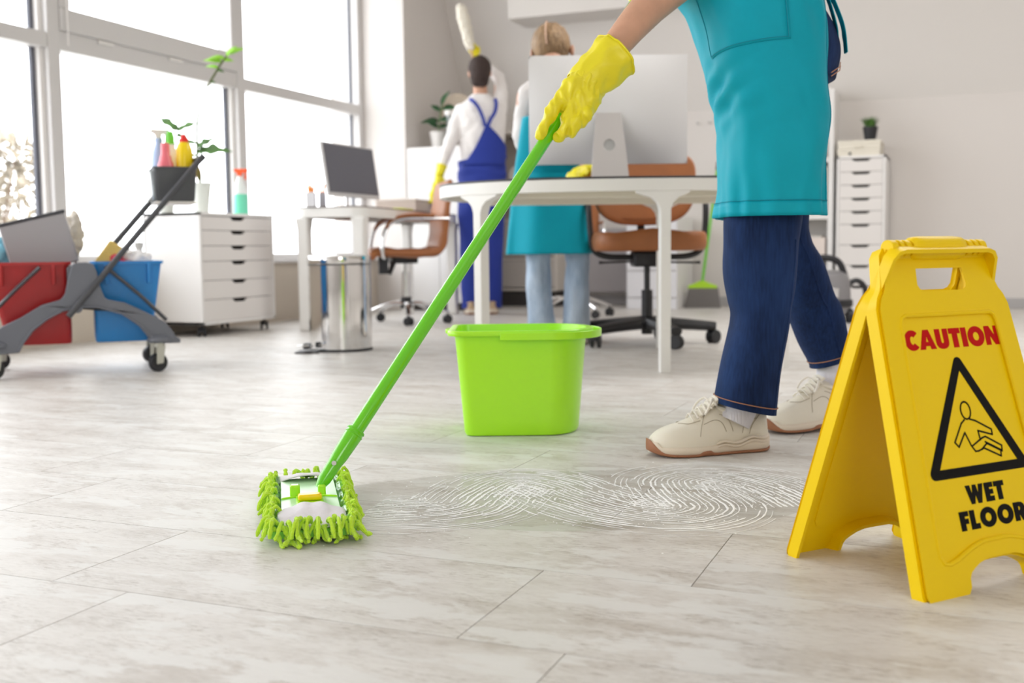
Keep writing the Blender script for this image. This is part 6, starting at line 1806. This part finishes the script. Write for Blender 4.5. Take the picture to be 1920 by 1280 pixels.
chain(m, Q, ((-0.14, 8.08, 1.0), 0.085), ((-0.14, 8.08, 0.55), 0.06), ((-0.14, 8.12, 0.10), 0.042), ((-0.14, 8.10, 0.05), 0.04))
chain(m, Q, ((-0.345, 8.09, 1.50), 0.042), ((-0.435, 8.04, 1.28), 0.034), ((-0.500, 7.96, 1.07), 0.028), ((-0.512, 7.94, 1.03), 0.026))
chain(m, Q, ((-0.085, 8.10, 1.51), 0.042), ((-0.075, 8.18, 1.76), 0.032), ((-0.21, 8.26, 1.90), 0.028), ((-0.235, 8.27, 1.93), 0.026))
blob('body', m, M_skin, man, 0.009, 4)
for s_ in (-1, 1): MB().ball(Q((-0.22 + s_ * 0.030, 8.137, 1.795)), (0.010, 0.006, 0.007), 8).build('eye', M_dark, man)
MB().ball(Q((-0.22, 8.14, 1.735)), (0.020, 0.007, 0.006), 8).build('mouth', mat('lips_2', rgb(170, 95, 88), 0.5), man)
m = MB(); m.ball(Q((-0.214, 8.035, 1.808)), (0.086, 0.096, 0.092), 18); m.ball(Q((-0.214, 8.005, 1.755)), (0.074, 0.060, 0.062), 14); cap_tube(m, Q((-0.235, 8.02, 1.77)), Q((-0.235, 8.03, 1.715)), 0.058, 0.046); cap_tube(m, Q((-0.193, 8.02, 1.77)), Q((-0.193, 8.03, 1.715)), 0.058, 0.046)
blob('hair', m, mat('dark_brown_hair', rgb(58, 44, 40), 0.75, bump=0.6, bscale=90), man, 0.006, 3, disp=0.003, dscale=0.015)
M_shirtw = mat('white_jersey', rgb(232, 228, 226), 0.85, bump=0.15, bscale=14)
m = MB()
loft(m, [(a - MBs[0], b - MBs[1], c, d, e, f) for a, b, c, d, e, f in [(-0.208, 8.09, 1.02, 0.165, 0.125, 0), (-0.208, 8.09, 1.15, 0.165, 0.125, 0), (-0.208, 8.09, 1.32, 0.172, 0.128, 0), (-0.208, 8.09, 1.45, 0.185, 0.125, 0.0), (-0.208, 8.09, 1.535, 0.165, 0.110, 0), (-0.210, 8.09, 1.590, 0.105, 0.085, 0), (-0.212, 8.09, 1.625, 0.064, 0.066, 0)]], 36, 30, 2.3)
chain(m, Q, ((-0.352, 8.09, 1.50), 0.062), ((-0.395, 8.06, 1.40), 0.056), ((-0.435, 8.04, 1.28), 0.048), ((-0.475, 7.99, 1.17), 0.041), ((-0.500, 7.955, 1.08), 0.034))
chain(m, Q, ((-0.075, 8.10, 1.51), 0.060), ((-0.060, 8.14, 1.64), 0.052), ((-0.075, 8.18, 1.76), 0.045), ((-0.15, 8.23, 1.84), 0.038), ((-0.20, 8.255, 1.885), 0.033))
blob('shirt', m, M_shirtw, man, 0.008, 5, disp=0.007, dscale=0.07)
M_over = mat('royal_blue_overall_cotton', (0.012, 0.035, 0.30, 1), 0.75, bump=0.1, bscale=25)
def rsm(rows_): return [(a - MBs[0], b - MBs[1], c, d, e, f) for a, b, c, d, e, f in rows_]
fo_ = lambda sd: (lambda a, t: 0.10 * noise.noise(Vector((math.cos(a) * 1.3 + sd, math.sin(a) * 1.3, t * 7))))
m = MB(); loft(m, rsm([(-0.302, 8.08, 0.045, 0.072, 0.085, 0), (-0.300, 8.08, 0.25, 0.078, 0.088, 0), (-0.298, 8.08, 0.55, 0.086, 0.092, 0), (-0.292, 8.08, 0.80, 0.100, 0.110, 0), (-0.282, 8.08, 0.98, 0.100, 0.120, 0)]), 40, 60, 2.1, fo_(2.0))
m.build('trouser_leg', M_over, man, ang=180)
m = MB(); loft(m, rsm([(-0.140, 8.11, 0.045, 0.068, 0.085, 0), (-0.140, 8.11, 0.25, 0.074, 0.088, 0), (-0.140, 8.10, 0.55, 0.082, 0.092, 0), (-0.140, 8.09, 0.80, 0.096, 0.110, 0), (-0.140, 8.08, 0.98, 0.096, 0.120, 0)]), 40, 60, 2.1, fo_(5.0))
m.build('trouser_leg', M_over, man, ang=180)
m = MB(); loft(m, rsm([(-0.212, 8.085, 0.84, 0.165, 0.125, 0), (-0.212, 8.085, 0.93, 0.178, 0.140, 0), (-0.208, 8.085, 1.02, 0.178, 0.142, 0), (-0.205, 8.085, 1.10, 0.174, 0.138, 0), (-0.205, 8.085, 1.155, 0.176, 0.138, 0.12)]), 48, 24, 2.3, fo_(8.0))
m.build('overall_seat', M_over, man, ang=180)
def back(s, z, off=0.006):
    rx = 0.188; u = max(-0.98, min(0.98, (s + 0.208) / rx))
    return Vector((s, 8.085 - (0.138 + off) * (1 - abs(u) ** 2.3) ** (1 / 2.3) - 0.010 * max(0, 1 - abs(z - 1.4) * 4), z)) - OM
def vback(a, b):
    z = 1.10 + 0.285 * b
    l = -0.372 + (0.198) * b ** 0.62; r = -0.036 + 0.010 * math.sin(PI * b) - 0.118 * max(0, (b - 0.45) / 0.55) ** 1.3
    return back(l + (r - l) * a, z)
MB().grid(vback, 20, 24).build('overall_back', M_over, man, ang=180, solid=0.004)
def strap(name, pts, wd=0.0125):
    P = curve([Vector((p[0], 0, p[1])) for p in pts], 26)
    m = MB(); rings = []
    for k, p in enumerate(P):
        c = back(p.x, p.z, 0.010); t_ = (P[min(k + 1, 26)] - P[max(k - 1, 0)]).normalized(); n_ = Vector((t_.z, 0, -t_.x))
        if p.z > 1.55: c.y += (p.z - 1.55) * 1.6
        rings.append([c - n_ * wd, c + n_ * wd, c + n_ * wd + Vector((0, 0.005, 0)), c - n_ * wd + Vector((0, 0.005, 0))])
    m.rings(rings).build(name, M_over, man, ang=60)
strap('shoulder_strap', [(-0.178, 1.375), (-0.195, 1.44), (-0.225, 1.51), (-0.265, 1.56), (-0.292, 1.585)])
strap('shoulder_strap', [(-0.160, 1.375), (-0.135, 1.43), (-0.105, 1.48), (-0.095, 1.54), (-0.105, 1.585)])
for s0, d0 in ((-0.30, 8.03), (-0.14, 8.06)):
    sneaker(man, (s0 - 0.02, d0 + 0.20), (s0, d0 - 0.06), 0.098, 0.10, mt_u=mat('tan_work_shoe', rgb(196, 170, 140), 0.7) if 'tan_work_shoe' not in bpy.data.materials else bpy.data.materials['tan_work_shoe'], mt_s=M_mid, base=MBs, gum=True)
def small_glove(parent, f, hand, dirv, r=0.030, cuff=None, curl=(0, 0, -1), side=(1, 0, 0), sp=0.017):
    h = Vector(hand); dv = Vector(dirv).normalized(); sv = Vector(side).normalized(); cv_ = Vector(curl).normalized()
    m = MB()
    chain(m, f, (tuple(h - dv * 0.05), r * 0.95), (tuple(h), r), (tuple(h + dv * 0.02), r * 0.85))
    for q in (-1.5, -0.5, 0.5, 1.5):
        b = h + dv * 0.02 + sv * q * sp; l = 0.030 - 0.004 * abs(q)
        chain(m, f, (tuple(b), 0.0105), (tuple(b + dv * l), 0.0100), (tuple(b + dv * (l + 0.010) + cv_ * 0.022), 0.0092), (tuple(b + dv * (l - 0.004) + cv_ * 0.036), 0.0085), seg=10)
    b = h + sv * sp * 2.0 - dv * 0.01
    chain(m, f, (tuple(b), 0.012), (tuple(b + dv * 0.025 + sv * 0.012 + cv_ * 0.010), 0.011), (tuple(b + dv * 0.040 + cv_ * 0.024), 0.009), seg=10)
    g = blob('rubber_glove', m, M_glove, parent, 0.0042, 2, disp=0.002, dscale=0.02)
    c0 = f(tuple(h - dv * 0.03)); c1 = f(tuple(h - dv * 0.12))
    m = MB(); m.tube([c0, c0 + (c1 - c0) * 0.5, c1], [r * 1.0, r * 1.08, r * 1.32], 18, cap=False); m.build('glove_cuff', M_glove, g, ang=180, solid=0.002)
    return g
small_glove(man, Q, (-0.525, 7.91, 0.985), (-0.25, -0.2, -1), curl=(0, 0.6, -0.3), side=(1, 0, 0))
small_glove(man, Q, (-0.262, 8.275, 1.965), (-0.35, 0.1, 0.9), curl=(-0.2, -1, 0.1), side=(0.9, 0, 0.3))
# duster in the raised hand
t = vthing('feather_duster', 'long cream fluffy duster held high above the dark haired head', 'duster', -0.262, 8.245, 1.88)
dd = Vector((-0.095, 0.0, 0.42)).normalized()
MB().tube([-dd * 0.02, dd * 0.14], 0.008, 10).build('handle', M_pole if False else mat('tan_duster_handle', rgb(206, 170, 130), 0.5), t)
m = MB(); cap_tube(m, dd * 0.13, dd * 0.34, 0.034, 0.047); cap_tube(m, dd * 0.30, dd * 0.41, 0.047, 0.038)
blob('fluff', m, mat('cream_duster_fluff', rgb(238, 232, 218), 0.95, bump=0.8, bscale=60), t, 0.006, 2, disp=0.013, dscale=0.018)
# cloth in the low hand
t = vthing('cleaning_cloth', 'small yellow cloth hanging from the low gloved hand by the chair back', 'cloth', -0.532, 7.88, 0.88)
def cl_(a, b): return Vector((-0.035 + 0.05 * a - 0.03 * (1 - b) + 0.006 * math.sin(b * 9), 0.008 * math.sin(a * 7 + b * 3), -0.06 + 0.13 * b))
MB().grid(cl_, 8, 12).build('cloth', mat('yellow_cloth', rgb(238, 226, 60), 0.9), t, ang=180, solid=0.004)

# ===== the woman wiping the oval desk, facing the viewer with her head bowed
WW = (0.22, 5.50)
w2 = vthing('person', 'person with parted blond hair, white sleeves and teal apron wiping the desk', 'person', WW[0], WW[1])
OW = Vector((WW[0], WW[1], 0))
def U(p): return Vector(p) - OW
m = MB()
m.ball(U((0.203, 5.21, 1.415)), (0.072, 0.090, 0.095), 18)
m.ball(U((0.203, 5.15, 1.355)), (0.05, 0.05, 0.05), 12)
cap_tube(m, U((0.203, 5.108, 1.345)), U((0.203, 5.098, 1.33)), 0.011, 0.010)
m.ball(U((0.300, 5.185, 1.410)), (0.012, 0.022, 0.032), 10); m.ball(U((0.108, 5.20, 1.40)), (0.008, 0.018, 0.026), 10)
chain(m, U, ((0.215, 5.27, 1.38), 0.048), ((0.215, 5.32, 1.29), 0.052), ((0.215, 5.36, 1.22), 0.09), ((0.215, 5.44, 1.02), 0.12), ((0.215, 5.50, 0.90), 0.12))
chain(m, U, ((0.085, 5.35, 1.22), 0.050), ((0.055, 5.40, 1.03), 0.038), ((0.10, 5.58, 0.92), 0.028))
chain(m, U, ((0.345, 5.35, 1.22), 0.050), ((0.420, 5.22, 1.02), 0.038), ((0.355, 5.04, 0.86), 0.027), ((0.335, 5.01, 0.835), 0.026))
chain(m, U, ((0.145, 5.52, 0.88), 0.09), ((0.14, 5.51, 0.45), 0.058), ((0.15, 5.52, 0.09), 0.040), ((0.15, 5.48, 0.05), 0.038))
chain(m, U, ((0.30, 5.52, 0.88), 0.09), ((0.335, 5.51, 0.45), 0.058), ((0.325, 5.52, 0.09), 0.040), ((0.325, 5.48, 0.05), 0.038))
blob('body', m, M_skin, w2, 0.008, 4)
for s_ in (-1, 1): MB().ball(U((0.203 + s_ * 0.024, 5.108, 1.365)), (0.010, 0.005, 0.005), 8).build('eye', M_dark, w2)
MB().ball(U((0.203, 5.105, 1.320)), (0.018, 0.006, 0.005), 8).build('mouth', mat('lips_3', rgb(190, 100, 96), 0.5), w2)
# hair: two halves either side of the parting, small tail behind
M_blond = mat('dark_blond_hair', (0.30, 0.19, 0.10, 1), 0.6, bump=0.7, bscale=30, vary=0.35, vscale=26, bstretch=(3, 1, 1))
m = MB(); m.ball(U((0.200, 5.215, 1.440)), (0.094, 0.112, 0.106), 20); m.ball(U((0.196, 5.155, 1.440)), (0.076, 0.060, 0.070), 16)
hair = blob('hair', m, M_blond, w2, 0.005, 2, disp=0.003, dscale=0.012)
part = curve([(0.182, 5.21, 1.5505), (0.176, 5.16, 1.532), (0.172, 5.118, 1.500), (0.172, 5.095, 1.462), (0.176, 5.092, 1.425)], 20)
MB().tube([U(tuple(p)) for p in part], 0.005, 6).build('parting', mat('scalp_parting', (0.55, 0.36, 0.25, 1), 0.6), hair)
MB().ball(U((0.215, 5.34, 1.46)), (0.045, 0.04, 0.04), 12).build('hair_bun', M_blond, w2)
m = MB()
chain(m, U, ((0.215, 5.335, 1.24), 0.085), ((0.215, 5.40, 1.10), 0.130), ((0.215, 5.47, 0.95), 0.135), ((0.215, 5.50, 0.86), 0.135))
chain(m, U, ((0.12, 5.35, 1.235), 0.065), ((0.31, 5.35, 1.235), 0.065))
chain(m, U, ((0.095, 5.35, 1.225), 0.060), ((0.060, 5.40, 1.04), 0.050), ((0.09, 5.54, 0.95), 0.040))
chain(m, U, ((0.335, 5.35, 1.225), 0.060), ((0.415, 5.22, 1.03), 0.050), ((0.370, 5.08, 0.895), 0.036))
blob('shirt', m, M_shirtw, w2, 0.008, 4, disp=0.006, dscale=0.06)
fw = lambda sd: (lambda a, t: 0.16 * noise.noise(Vector((math.cos(a) * 1.4 + sd, math.sin(a) * 1.4, t * 6))))
def rsw(rows_): return [(a - WW[0], b - WW[1], c, d, e, f) for a, b, c, d, e, f in rows_]
for x0, x1, x2, sd in ((0.155, 0.140, 0.140, 1.0), (0.330, 0.338, 0.300, 3.0)):
    m = MB(); loft(m, rsw([(x0, 5.51, 0.03, 0.078, 0.088, 0), (x0, 5.51, 0.12, 0.070, 0.080, 0), (x1, 5.51, 0.30, 0.062, 0.072, 0), (x1, 5.51, 0.46, 0.066, 0.074, 0), (x2, 5.515, 0.70, 0.085, 0.09, 0), (x2, 5.515, 0.88, 0.10, 0.11, 0)]), 40, 70, 2.2, fw(sd))
    m.build('jeans_leg', M_ldenim, w2, ang=180)
for s0 in (0.155, 0.33):
    sneaker(w2, (s0, 5.33), (s0, 5.58), 0.09, 0.105, mt_u=M_shoe, mt_s=M_mid, base=WW, gum=False)
def apr2(u, v):
    z = 0.452 + 0.66 * v
    a = PI * (1.12 - 1.24 * u) * -1
    hw = 0.222 - 0.052 * v - 0.035 * max(0, v - 0.6)
    cx = 0.197 + 0.02 * v; cy = 5.52 - 0.17 * max(0, (v - 0.62)) / 0.38
    x = cx - math.cos(PI * 1.06 * u - 0.03 * PI) * hw
    y = cy - math.sin(max(0, min(PI, PI * u))) ** 0.7 * (0.172 + 0.01 * v)
    f = 0.024 * (1 - v) * math.sin(u * 17 + 1.2) * (0.4 + 0.6 * abs(math.sin(u * 5))) + 0.010 * noise.noise(Vector((u * 4, v * 3, 5)))
    return Vector((x, y - f, z)) - OW
ap2 = MB().grid(apr2, 60, 50).build('apron', M_teal, w2, ang=180, solid=0.002)
def bib2(u, v):
    z = 1.10 + 0.14 * v; y = 5.52 - 0.165 - 0.165 - 0.0 * v + 0.02 * v
    return Vector((0.217 + (u - 0.5) * (0.24 - 0.04 * v), 5.225 + 0.01 * v + 0.06 * abs(2 * u - 1) ** 2, z)) - OW
MB().grid(bib2, 12, 8).build('bib', M_teal, ap2, solid=0.002)
m = MB(); m.rings([[apr2(k / 40, 0.57) + Vector((0, -0.006, 0)), apr2(k / 40, 0.605) + Vector((0, -0.006, 0)), apr2(k / 40, 0.605) + Vector((0, -0.012, 0)), apr2(k / 40, 0.57) + Vector((0, -0.012, 0))] for k in range(41)])
m.build('waist_band', M_teal, ap2)
small_glove(w2, U, (0.318, 4.975, 0.822), (-0.55, -0.45, -0.10), r=0.032, curl=(0, -0.2, -0.5), side=(0.5, -0.7, 0), sp=0.019)
t = vthing('cleaning_cloth', 'orange red cloth under the gloved hand on the oval desk', 'cloth', 0.30, 4.93, 0.7455)
MB().prism(rr(-0.06, 0.055, -0.05, 0.05, 0.02), lambda u, v, tt: (u, v, tt * (1 + 0.4 * math.sin(u * 60)) ), 0.0, 0.010).build('cloth', mat('coral_cloth', rgb(250, 120, 80), 0.9), t, bevel=0.003)
# straps of the front woman's spray bottle etc. are out of the picture

# ------------------------------------------------------------------ groups of alike things
for o in list(C.objects):
    if o.parent or 'label' not in o: continue
    n = o.name.split('.')[0]; L_ = o['label']
    if 'caddy' in L_ and n in ('detergent_bottle', 'cleaner_bottle', 'spray_bottle') or 'behind the pink' in L_: o['group'] = 'cleaning bottles in the handle caddy'
    elif n == 'mop_bucket': o['group'] = 'buckets hanging in the cleaning trolley'
    elif n == 'microfibre_cloth': o['group'] = 'crumpled cloths in the trolley buckets'
    elif n == 'pen_cup': o['group'] = 'pen cups on the windowside desk'
    elif n == 'wall_hook': o['group'] = 'hooks on the back wall'
    elif n == 'storage_box' and 'tall drawer' in L_ or n == 'storage_box' and 'potted grass' in L_: o['group'] = 'storage boxes on the tall drawer unit'
    elif n == 'storage_box': o['group'] = 'boxes in the bookcase'
    elif n == 'office_chair': o['group'] = 'brown leather office chairs'
    elif n == 'garden_shrub': o['group'] = 'shrubs outside the window'
    elif n == 'young_plant': o['group'] = 'plants on the low drawer unit'
